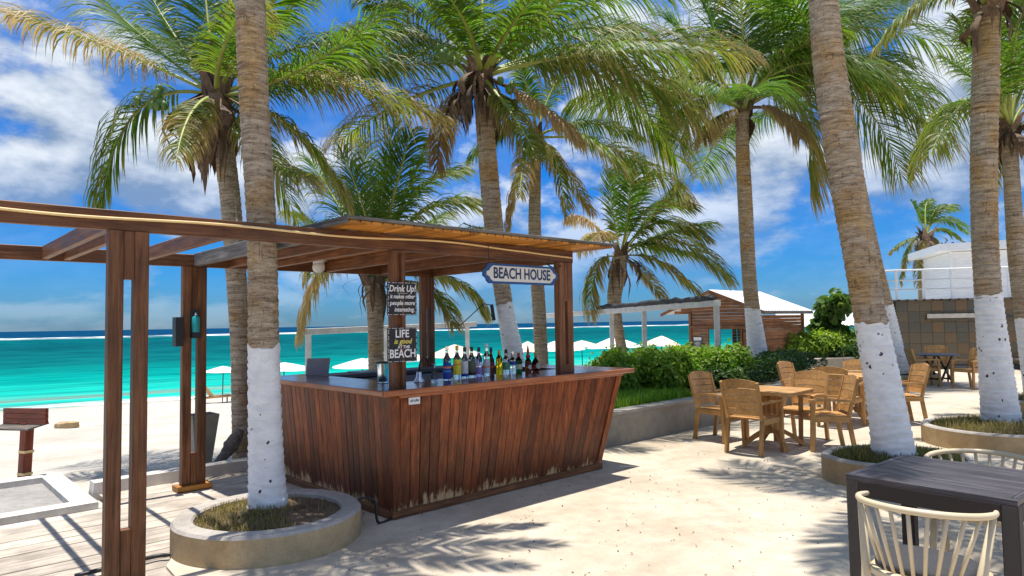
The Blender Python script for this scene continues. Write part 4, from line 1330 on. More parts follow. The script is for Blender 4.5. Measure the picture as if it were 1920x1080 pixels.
def blades(name, centers, heights, spread, width, mat, parent=None, dry=0.35, lean=0.5, seed=1):
    g = np.random.default_rng(seed)
    n = len(centers)
    c = np.asarray(centers, float)
    a = g.uniform(0, 2 * np.pi, n)
    h = heights * g.uniform(0.3, 1.5, n) 
    d = np.stack([np.cos(a), np.sin(a), np.zeros(n)], 1)
    sd = np.stack([-np.sin(a), np.cos(a), np.zeros(n)], 1)
    ln = g.uniform(0.1, 1.0, n)[:, None] * lean
    up = np.array([0, 0, 1.0])
    p0 = c
    p1 = c + (up * 0.6 + d * ln * 0.25) * h[:, None]
    p2 = c + (up * (1 - 0.35 * ln) + d * ln * 0.9) * h[:, None]
    w = (width * g.uniform(0.6, 1.3, n))[:, None]
    V = np.stack([p0 - sd * w, p0 + sd * w, p1 - sd * w * 0.8, p1 + sd * w * 0.8, p2], 1).reshape(-1, 3)
    b = np.arange(n)[:, None] * 5
    loops = np.concatenate([b + 0, b + 1, b + 3, b + 2, b + 2, b + 3, b + 4], 1).reshape(-1)
    st = (np.arange(n)[:, None] * 7 + np.array([0, 4])[None]).reshape(-1)
    tot = np.tile([4, 3], n)
    dr = np.clip(g.normal(dry, 0.3, n), 0, 1)
    me = np_mesh(name, V, loops, st, tot, [mat], {'dry': np.repeat(dr, 5)})
    return tag(link(name, me, None, parent), kind='stuff')


def leaves(name, pts, nrm, size, mat, parent, seed=1, aspect=0.5, dry_mean=0.2, tips=None):
    """leaf sized folded quads at pts, roughly facing nrm"""
    g = np.random.default_rng(seed)
    n = len(pts)
    P = np.asarray(pts, float)
    N_ = np.asarray(nrm, float) + g.normal(0, 0.55, (n, 3)) + np.array([0, 0, 0.35])
    N_ /= np.linalg.norm(N_, axis=1, keepdims=True)
    r = g.normal(0, 1, (n, 3)) + np.asarray(nrm, float) * 0.8
    A = r - N_ * np.sum(r * N_, 1, keepdims=True); A /= np.linalg.norm(A, axis=1, keepdims=True)
    B = np.cross(N_, A)
    L_ = (size * g.uniform(0.6, 1.35, n))[:, None]
    w = L_ * aspect * 0.5
    V = np.stack([P, P + A * L_ * 0.35 + B * w + N_ * w * 0.35, P + A * L_ * 0.75 + B * w * 0.7 + N_ * w * 0.2 - N_ * L_ * 0.05, P + A * L_ - N_ * L_ * 0.14,
                  P + A * L_ * 0.75 - B * w * 0.7 + N_ * w * 0.2 - N_ * L_ * 0.05, P + A * L_ * 0.35 - B * w + N_ * w * 0.35], 1).reshape(-1, 3)
    b = np.arange(n)[:, None] * 6
    loops = np.concatenate([b + 0, b + 1, b + 2, b + 3, b + 0, b + 3, b + 4, b + 5], 1).reshape(-1)
    st = np.arange(n * 2) * 4
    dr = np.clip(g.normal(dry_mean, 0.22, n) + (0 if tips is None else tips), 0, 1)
    me = np_mesh(name, V, loops, st, np.full(n * 2, 4), [mat], {'dry': np.repeat(dr, 6)}, smooth=False)
    return tag(link(name, me, None, parent), kind='stuff')


def hedge(name, label, cat, poly, thick, z0, z1, n, size, mat, seed, dry=0.2, aspect=0.5, lump=0.28, stems=True, stem_mat=None):
    g = np.random.default_rng(seed)
    poly = np.asarray(poly, float)
    seg = np.diff(poly, axis=0); sl = np.linalg.norm(seg, axis=1); cum = np.concatenate([[0], np.cumsum(sl)]); tot = cum[-1]
    o = empty(name, (poly[0][0], poly[0][1], z0), 0, label, cat)
    def at(t):
        i = np.clip(np.searchsorted(cum, t, side='right') - 1, 0, len(seg) - 1)
        f = ((t - cum[i]) / sl[i])[:, None]
        p = poly[i] + seg[i] * f
        nn = np.stack([seg[i][:, 1], -seg[i][:, 0]], 1) / sl[i][:, None]
        return p, nn
    # clumps: many overlapping balls of twigs along the row
    m = max(8, int(tot / thick * 9))
    tc = np.clip((np.arange(m) + g.uniform(-0.5, 1.5, m)) / m, 0, 1) * tot; cr = g.uniform(0.20, 0.36, m) * thick; co = g.uniform(-0.36, 0.36, m) * thick
    H = z1 - z0
    cz = np.minimum(H * g.uniform(0.28, 1.0, m), H * g.uniform(0.93, 1.04, m) - cr)
    pc, nc = at(tc)
    C = np.concatenate([pc + nc * co[:, None], cz[:, None]], 1)
    k = g.integers(0, m, n)
    d = g.normal(0, 1, (n, 3)); d[:, 2] = d[:, 2] * 0.8 + 0.25; d /= np.linalg.norm(d, axis=1, keepdims=True)
    rr = cr[k] * g.uniform(0.45, 1.12, n) ** 0.6
    P = C[k] + d * rr[:, None]
    # long shoots poking out of the top
    sh = g.random(n) < 0.06
    P[sh, 2] += g.uniform(0.03, lump * 0.55, sh.sum())
    ok = (P[:, 2] > 0.06) & (P[:, 2] < H * 1.15)
    P, d = P[ok], d[ok]
    P -= np.array([poly[0][0], poly[0][1], 0])
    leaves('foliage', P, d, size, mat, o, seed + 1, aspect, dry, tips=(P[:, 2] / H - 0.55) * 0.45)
    if stems:
        mb = MB()
        for i in range(int(tot / 0.16)):
            t = np.array([g.uniform(0, tot)]); p, nn = at(t); q = p[0] + nn[0] * g.uniform(-0.3, 0.3) * thick - poly[0]
            e = q + g.normal(0, 0.10, 2)
            mb.tube([(q[0], q[1], -0.04), ((q[0] + e[0]) / 2 + g.normal(0, .02), (q[1] + e[1]) / 2, H * 0.35), (e[0], e[1], H * 0.75)], [0.012, 0.009, 0.004], 5, cap=False)
        tag(mb.build('stems', stem_mat or MAT['sheath'], o), kind='stuff')
    return o


def ring_planter(center, rx, ry, h, rim, label, rot=0.0, seed=1, grass=0, gh=0.06, gmat='grass', gdry=0.4, sector=None, egg=0.0):
    o = empty('planter', (center[0], center[1], 0), rot, label, 'planter')
    n = 72
    def out(k, sc=0.0):
        a = 2 * math.pi * k / n
        e = 1 + egg * math.cos(a)
        w = 1 + 0.006 * math.sin(3 * a + seed) + 0.004 * math.sin(7 * a)
        return ((rx - sc) * math.cos(a) * w, (ry - sc) * math.sin(a) * e * w)
    m = MB()
    prof = [(0.0, -0.03), (0.0, h - 0.02), (0.018, h), (rim - 0.015, h), (rim, h - 0.015), (rim, h - 0.12)]
    vs = []; fs = []
    for sc, z in prof:
        vs += [(*out(k, sc), z) for k in range(n)]
    mi = []
    for r_ in range(len(prof) - 1):
        for k in range(n):
            k2 = (k + 1) % n
            fs.append((r_ * n + k, r_ * n + k2, r_ * n + n + k2, r_ * n + n + k)); mi.append(0 if r_ < 1 else 1)
    m.v = vs; m.f = fs; m.m = mi
    m.build('wall', [MAT['planter_side'], MAT['planter_rim']], o, smooth=True, sharp=40)
    g = np.random.default_rng(seed)
    # soil mound
    vs = [(0, 0, h + 0.005)]; fs = []
    R_ = 9
    for r_ in range(1, R_ + 1):
        for k in range(n):
            x, y = out(k, rim - 0.004); f = r_ / R_
            vs.append((x * f, y * f, h - 0.045 * f ** 2 + g.normal(0, 0.006)))
    fs += [(0, 1 + k, 1 + (k + 1) % n) for k in range(n)]
    for r_ in range(R_ - 1):
        for k in range(n):
            k2 = (k + 1) % n
            fs.append((1 + r_ * n + k, 1 + r_ * n + n + k, 1 + r_ * n + n + k2, 1 + r_ * n + k2))
    MB().add(vs, fs).build('soil', MAT['soil'], o, smooth=True)
    if grass:
        pts = []
        while len(pts) < grass:
            a = g.uniform(0, 2 * math.pi); f = math.sqrt(g.random()) * 0.97
            if sector and g.random() > sector(a, f): continue
            x, y = out(a / (2 * math.pi) * n, rim)
            pts.append((x * f, y * f, h - 0.045 * f * f))
        blades('grass', np.array(pts), gh, 1, 0.0035, MAT[gmat], o, gdry, 0.9, seed)
    return o


ring_planter((-1.93, 5.42), 0.70, 0.70, 0.215, 0.155, 'round concrete planter ring around the near whitewashed palm', seed=3, grass=2100, gh=0.05, gdry=0.85,
             sector=lambda a, f: 1.0 if math.cos(a - R(215)) > -0.1 else (0.55 if f < 0.35 else 0.06))
ring_planter((3.90, 6.98), 0.72, 0.60, 0.25, 0.09, 'round concrete planter with green grass under the leaning palm', seed=5, grass=5200, gh=0.07, gdry=0.25)
ring_planter((6.42, 8.80), 1.05, 0.92, 0.24, 0.10, 'round concrete planter with dry grass under the right hand palm', seed=8, grass=5200, gh=0.085, gdry=0.75)
ring_planter((9.12, 11.5), 0.86, 0.80, 0.24, 0.09, 'small planter with dry yellow grass at the right edge of the terrace', seed=9, grass=2200, gh=0.09, gdry=0.8)
ring_planter((9.75, 17.05), 0.85, 0.7, 0.24, 0.08, 'far planter under the short white trunk near the slate wall', seed=10, grass=2200, gh=0.10, gdry=0.3)

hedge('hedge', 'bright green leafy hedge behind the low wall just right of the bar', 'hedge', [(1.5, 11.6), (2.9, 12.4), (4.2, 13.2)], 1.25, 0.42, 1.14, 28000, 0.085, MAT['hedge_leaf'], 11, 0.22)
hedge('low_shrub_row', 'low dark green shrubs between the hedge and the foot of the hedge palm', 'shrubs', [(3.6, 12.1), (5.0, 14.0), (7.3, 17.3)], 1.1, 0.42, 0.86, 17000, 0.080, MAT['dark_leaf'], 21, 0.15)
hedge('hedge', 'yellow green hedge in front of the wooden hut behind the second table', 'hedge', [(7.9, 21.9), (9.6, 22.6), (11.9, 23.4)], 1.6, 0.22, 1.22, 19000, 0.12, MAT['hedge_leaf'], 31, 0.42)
hedge('sea_grape_tree', 'round leaved sea grape bush rising above the far hedge by the white shed roof', 'bush', [(10.75, 23.2), (11.0, 23.3), (11.3, 23.4)], 1.0, 0.22, 2.35, 1500, 0.24, MAT['grape_leaf'], 41, 0.2, 0.95, 0.5)
hedge('hedge', 'dark green shrub at the right end of the far hedge beside the big trunk', 'hedge', [(10.2, 21.9), (11.6, 22.3)], 1.1, 0.22, 0.85, 2500, 0.11, MAT['dark_leaf'], 51, 0.2)

g = np.random.default_rng(77)
pts = []
while len(pts) < 9000:
    uu, vv = g.uniform(3.5, 6.3), g.uniform(0.95, 2.3)
    if vv < 0.98 + 1.3 * math.sin(math.pi * min(1, (uu - 3.0) / 3.3)): pts.append(W(uu, vv, 0.425))
blades('lawn_grass', np.array(pts), 0.15, 1, 0.005, MAT['lush_grass'], None, 0.2, 0.9, 5)

# ------------------------------------------------------------------ palms


def frond_mesh(P0, P1, P2, n=58, leaf=0.62, width=0.017, dry=0.1, seed=1, wind=(0.35, 0.05, 0.0), limp=1.0, rad=0.030):
    g = np.random.default_rng(seed)
    P0, P1, P2 = (np.asarray(p, float) for p in (P0, P1, P2))
    def B(t): t = t[:, None]; return (1 - t) ** 2 * P0 + 2 * t * (1 - t) * P1 + t * t * P2
    def D(t): t = t[:, None]; d = 2 * (1 - t) * (P1 - P0) + 2 * t * (P2 - P1); return d / np.linalg.norm(d, axis=1, keepdims=True)
    length = np.linalg.norm(P1 - P0) * 0.55 + np.linalg.norm(P2 - P1) * 0.55
    leaf = leaf * min(1.15, length / 2.3)
    t = np.linspace(0.20, 0.995, n)
    t = np.concatenate([t, t]); sg = np.concatenate([np.ones(n), -np.ones(n)])
    t = np.clip(t + g.normal(0, 0.004, 2 * n), 0.17, 1.0)
    keep = g.random(2 * n) > (0.04 + 0.10 * dry)
    t, sg = t[keep], sg[keep]; m = len(t)
    base, T = B(t), D(t)
    # upper side of the rachis: world up, or outwards where the frond stands upright
    horiz = P2 - P0; horiz[2] = 0; hn = np.linalg.norm(horiz); horiz = horiz / hn if hn > 1e-3 else np.array([1.0, 0, 0])
    upv = np.array([0, 0, 1.0])[None] - T * T[:, 2:3]
    upn = np.linalg.norm(upv, axis=1, keepdims=True)
    back = -horiz[None] * np.sign(T[:, 2:3] + 1e-6); back = back - T * np.sum(back * T, 1, keepdims=True)
    U = upv + back * np.clip(0.5 - upn, 0, 1); U /= np.linalg.norm(U, axis=1, keepdims=True)
    S = np.cross(T, U)
    tp = (t - 0.2) / 0.8
    ang = np.radians(66 - 38 * tp + g.normal(0, 3, m))
    prof = 0.52 + 0.60 * np.sin(np.pi * np.clip(tp * 0.80 + 0.10, 0, 1)); prof = prof * np.where(tp > 0.85, 1 - (tp - 0.85) * 2.6, 1)
    Ls = leaf * prof * g.uniform(0.82, 1.12, m)
    d = S * (sg * np.sin(ang))[:, None] + T * np.cos(ang)[:, None] + U * (0.16 + g.normal(0, 0.12, m))[:, None]
    d /= np.linalg.norm(d, axis=1, keepdims=True)
    w_ = np.asarray(wind, float)
    nseg = 4
    droop = (0.44 + 0.20 * g.random(m)) * limp
    pts = [base]; dirs = [d]
    p = base
    for k in range(nseg):
        p = p + d * (Ls / nseg)[:, None]
        pts.append(p)
        d = d + np.array([0, 0, -1.0])[None] * (droop * (0.6 + 0.55 * k))[:, None] + w_[None] * 0.16 * (k + 1) + g.normal(0, 0.022, (m, 3))
        d /= np.linalg.norm(d, axis=1, keepdims=True); dirs.append(d)
    wid = width * 0.80 * g.uniform(0.75, 1.2, m) * (0.75 + 0.35 * prof)
    wp = [0.55, 1.0, 0.9, 0.6]
    tw = g.normal(0, 0.28, m)
    V = []
    for k in range(4):
        dd = dirs[k]
        wv = T * np.cos(tw)[:, None] + U * np.sin(tw)[:, None] * 0.9
        wv = wv - dd * np.sum(wv * dd, 1, keepdims=True); wv /= np.linalg.norm(wv, axis=1, keepdims=True) + 1e-9
        V += [pts[k] - wv * (wid * wp[k])[:, None], pts[k] + wv * (wid * wp[k])[:, None]]
    V.append(pts[4])
    V = np.stack(V, 1).reshape(-1, 3)
    b = np.arange(m)[:, None] * 9
    loops = np.concatenate([b, b + 1, b + 3, b + 2, b + 2, b + 3, b + 5, b + 4, b + 4, b + 5, b + 7, b + 6, b + 6, b + 7, b + 8], 1).reshape(-1)
    st = (np.arange(m)[:, None] * 15 + np.array([0, 4, 8, 12])[None]).reshape(-1)
    tot = np.tile([4, 4, 4, 3], m)
    along = np.array([0, 0, 0.05, 0.05, 0.16, 0.16, 0.36, 0.36, 0.62])
    patch = np.clip(np.sin(tp * 9 + seed) * 0.5 + 0.1, 0, 1) * dry
    dr = along[None] * (0.36 + 1.3 * dry) * g.uniform(0.3, 1.2, m)[:, None] + (dry * 0.75 + patch * 0.5 + g.normal(0, 0.07, m) + 0.16 * np.clip(tp - 0.8, 0, 1) * 3)[:, None]
    dr = np.clip(dr, 0, 1).reshape(-1)
    # rachis
    tr = np.linspace(0, 1, 15); C = B(tr); TT = D(tr)
    rr = rad * (1 - tr) ** 0.9 + 0.004; rr[0] *= 1.25
    q = 6
    up2 = np.array([0, 0, 1.0])[None] - TT * TT[:, 2:3] + horiz[None] * 0.01
    up2 /= np.linalg.norm(up2, axis=1, keepdims=True); s2 = np.cross(TT, up2)
    an = np.arange(q) * 2 * np.pi / q
    RV = (C[:, None] + (s2[:, None] * np.cos(an)[None, :, None] * 1.15 + up2[:, None] * np.sin(an)[None, :, None] * 0.8) * rr[:, None, None]).reshape(-1, 3)
    o0 = len(V); i = np.arange(14)[:, None] * q; k = np.arange(q)[None]; k2 = (k + 1) % q
    rl = (np.stack([i + k, i + k2, i + q + k2, i + q + k], -1) + o0).reshape(-1)
    nf = 14 * q
    V = np.concatenate([V, RV]); st = np.concatenate([st, len(loops) + np.arange(nf) * 4]); loops = np.concatenate([loops, rl]); tot = np.concatenate([tot, np.full(nf, 4)])
    dr = np.concatenate([dr, np.full(len(RV), 0.0)])
    mi = np.concatenate([np.zeros(m * 4, int), np.ones(nf, int)])
    return np_mesh('frond', V, loops, st, tot, [MAT['frond'], MAT['rachis'] if dry < 0.6 else MAT['sheath']], {'dry': dr}, mi)


def trunk_mesh(pts, z_from, z_to, pitch=0.075, grow=0.0, seed=1, nseg=22, step=0.018, flare=0.0, rel=True):
    P = smooth_path(pts, 400)
    z = P[:, 2]
    sel = (z >= z_from - 1e-6) & (z <= z_to + 1e-6)
    n = max(8, int((min(z_to, z.max()) - max(z_from, z.min())) / step))
    zi = np.linspace(max(z_from, z.min()), min(z_to, z.max()), n)
    x = np.interp(zi, z, P[:, 0]); y = np.interp(zi, z, P[:, 1]); r = np.interp(zi, z, P[:, 3])
    g = np.random.default_rng(seed)
    # irregular leaf scar rings
    edges = np.cumsum(pitch * g.uniform(0.6, 1.4, int(12 / pitch) + 5)) - 1.0
    a = np.arange(nseg) * 2 * np.pi / nseg
    ph = g.uniform(0, 6.28, 4)
    tilt = 0.022 * np.sin(a + ph[0]) + 0.010 * np.sin(2 * a + ph[1])
    zz = zi[:, None] + tilt[None] + 0.006 * np.sin(zi * 7)[:, None] * np.sin(3 * a + ph[2])[None]
    idx = np.clip(np.searchsorted(edges, zz) - 1, 0, len(edges) - 2)
    f = (zz - edges[idx]) / (edges[idx + 1] - edges[idx])
    lump = 0.03 * np.sin(a[None] * 2 + zi[:, None] * 1.3 + ph[3]) + g.normal(0, 0.006, zz.shape)
    rad = r[:, None] * (1 + 0.075 * (f - 0.5) + lump) + grow
    if flare: rad = rad * (1 + flare * np.exp(-(zi - z.min()) / 0.12))[:, None]
    V = np.stack([x[:, None] + rad * np.cos(a)[None], y[:, None] + rad * np.sin(a)[None], np.broadcast_to(zi[:, None], rad.shape)], -1).reshape(-1, 3)
    i = np.arange(n - 1)[:, None] * nseg; k = np.arange(nseg)[None]; k2 = (k + 1) % nseg
    q = np.stack([i + k, i + k2, i + nseg + k2, i + nseg + k], -1).reshape(-1)
    nf = (n - 1) * nseg
    return V, q, nf, f.reshape(-1)


def palm(name, label, data, white=None, seed=1, coco=(), skirt=0, skirt_len=0.6, scale=1.0, n=58, leaf=0.62, width=0.016, extra=0, wind=(0.35, 0.05, 0), flare=0.25, rad=0.03, yellow=0.0, pitch=0.075, boots=6, ext=1.0, az0=0, az1=360, group='coconut palms around the bar and terrace'):
    tr = data['trunk']
    base = Vector(tr[0][:3]); o = empty('palm_tree', base, 0, label, 'palm tree', group)
    pts = [(p[0] - base.x, p[1] - base.y, p[2] - base.z, p[3]) for p in tr]
    top = Vector(pts[-1][:3])
    zw = (white - base.z) if white else -0.15
    V, q, nf, ring = trunk_mesh([(*p[:2], p[2], p[3]) for p in ([(pts[0][0], pts[0][1], -0.12, pts[0][3])] + pts[1:])], max(zw - 0.07, -0.12), top.z, pitch, 0, seed, flare=flare if not white else 0)
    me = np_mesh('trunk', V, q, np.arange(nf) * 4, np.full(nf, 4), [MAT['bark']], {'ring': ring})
    link('trunk', me, None, o)
    if white:
        V, q, nf, ring = trunk_mesh([(pts[0][0], pts[0][1], -0.12, pts[0][3])] + pts[1:], -0.12, zw, pitch, 0.003, seed, flare=flare)
        V = V.copy(); aa = np.arange(22) * 2 * np.pi / 22
        V[-22:, 2] += 0.018 * np.sin(aa * 2 + seed) + 0.014 * np.sin(aa * 5 + 2 * seed) + np.random.default_rng(seed).normal(0, 0.008, 22)
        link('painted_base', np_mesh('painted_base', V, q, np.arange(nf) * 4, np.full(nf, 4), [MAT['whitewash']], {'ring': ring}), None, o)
    g = np.random.default_rng(seed + 100)
    fr = [(np.array(f[0:3]), np.array(f[3:6]), f[6]) for f in data.get('fronds', [])]
    for k in range(extra):
        az = R(az0) + R(az1 - az0) * (k + g.uniform(-0.3, 0.3)) / extra
        el = R(g.uniform(-5, 68)); ln = g.uniform(2.5, 3.2) * ext
        d0 = np.array([math.cos(az) * math.cos(el), math.sin(az) * math.cos(el), math.sin(el)])
        p1 = d0 * ln * 0.55; p2 = p1 + np.array([math.cos(az) * 0.50, math.sin(az) * 0.50, 0.5 * math.sin(el) - 0.22]) * ln
        fr.append((p1, p2, g.choice([0.02, 0.08, 0.15, 0.3])))
    tv = np.array(top)
    for k, (p1, p2, dry) in enumerate(fr):
        dirn = p1 / (np.linalg.norm(p1) + 1e-6)
        s0 = np.array([dirn[0], dirn[1], 0]) * 0.06 + np.array([0, 0, -0.05 + 0.10 * max(0, dirn[2])])
        upright = max(0, p2[2] / (np.linalg.norm(p2) + 1e-6))
        me = frond_mesh(s0, p1, p2, n, leaf, width, dry + yellow * g.uniform(0.4, 1.2), seed * 50 + k, wind, 1.15 + 0.7 * (dry > 0.55) - 0.6 * upright, rad)
        link('frond', me, None, o, top)
    # leaf bases wrapped round the head of the trunk and the dead sheaths hanging below
    r0 = pts[-1][3]
    for k in range(boots):
        a = 2 * math.pi * k / boots + g.uniform(-0.3, 0.3); ca, sa = math.cos(a), math.sin(a)
        h = g.uniform(0.18, 0.32) * scale * 1.2; zz = g.uniform(-0.22, 0.0) * scale
        m = MB(); vs = []; fs = []
        for i, (rr, dz, wd) in enumerate(((r0 * 0.95, 0.0, 0.105), (r0 * 1.25, h * 0.4, 0.08), (r0 * 1.7, h * 0.75, 0.05), (r0 * 2.3, h, 0.03))):
            for s in (-1, 0, 1):
                bulge = 0.02 if s == 0 else 0
                vs.append(((rr + bulge) * ca - s * wd * scale * sa, (rr + bulge) * sa + s * wd * scale * ca, zz + dz))
        for i in range(3):
            for j in range(2):
                b = i * 3 + j
                fs.append((b, b + 1, b + 4, b + 3))
        m.add(vs, fs); m.build('leaf_base', MAT['sheath'], o, top, smooth=True)
    for k in range(skirt):
        a = g.uniform(0, 2 * math.pi); ca, sa = math.cos(a), math.sin(a)
        ln = skirt_len * g.uniform(0.45, 1.15); wd = g.choice([0.008, 0.012, 0.02, 0.035, 0.048]) * scale * g.uniform(0.8, 1.2)
        outw = g.uniform(0.04, 0.30) * scale; z0 = g.uniform(-0.25, 0.05) * scale
        m = MB(); vs = []; fs = []
        for i in range(7):
            t = i / 6
            rr = r0 * 1.0 + outw * math.sin(min(1.0, t * 1.35) * math.pi * 0.75) * 1.3
            w_ = wd * (0.7 + 0.9 * math.sin(math.pi * min(1, t * 0.9 + 0.12))) * (1 - t ** 4)
            tws = 0.5 * math.sin(t * 3 + k)
            for s in (-1, 0, 1):
                q_ = s * w_ * math.cos(tws)
                vs.append(((rr + (0.35 * w_ if s == 0 else s * w_ * 0.3 * math.sin(tws))) * ca - q_ * sa, (rr + (0.35 * w_ if s == 0 else 0)) * sa + q_ * ca, z0 - ln * t))
        for i in range(6):
            for j in range(2):
                b = i * 3 + j
                fs.append((b, b + 1, b + 4, b + 3))
        m.add(vs, fs); m.build('dry_sheath', MAT['sheath'], o, top, smooth=True)
    for (x, y, z, s) in coco:
        m = MB(); m.lathe([(0.002, -0.11), (0.05, -0.09), (0.075, -0.03), (0.08, 0.02), (0.06, 0.07), (0.02, 0.105), (0.002, 0.11)], 12)
        ob = m.build('coconut', MAT['coconut'], o, (top.x + x, top.y + y, top.z + z), (g.uniform(-.5, .5), g.uniform(-.5, .5), 0), smooth=True)
        ob.scale = (s, s, s)
    return o


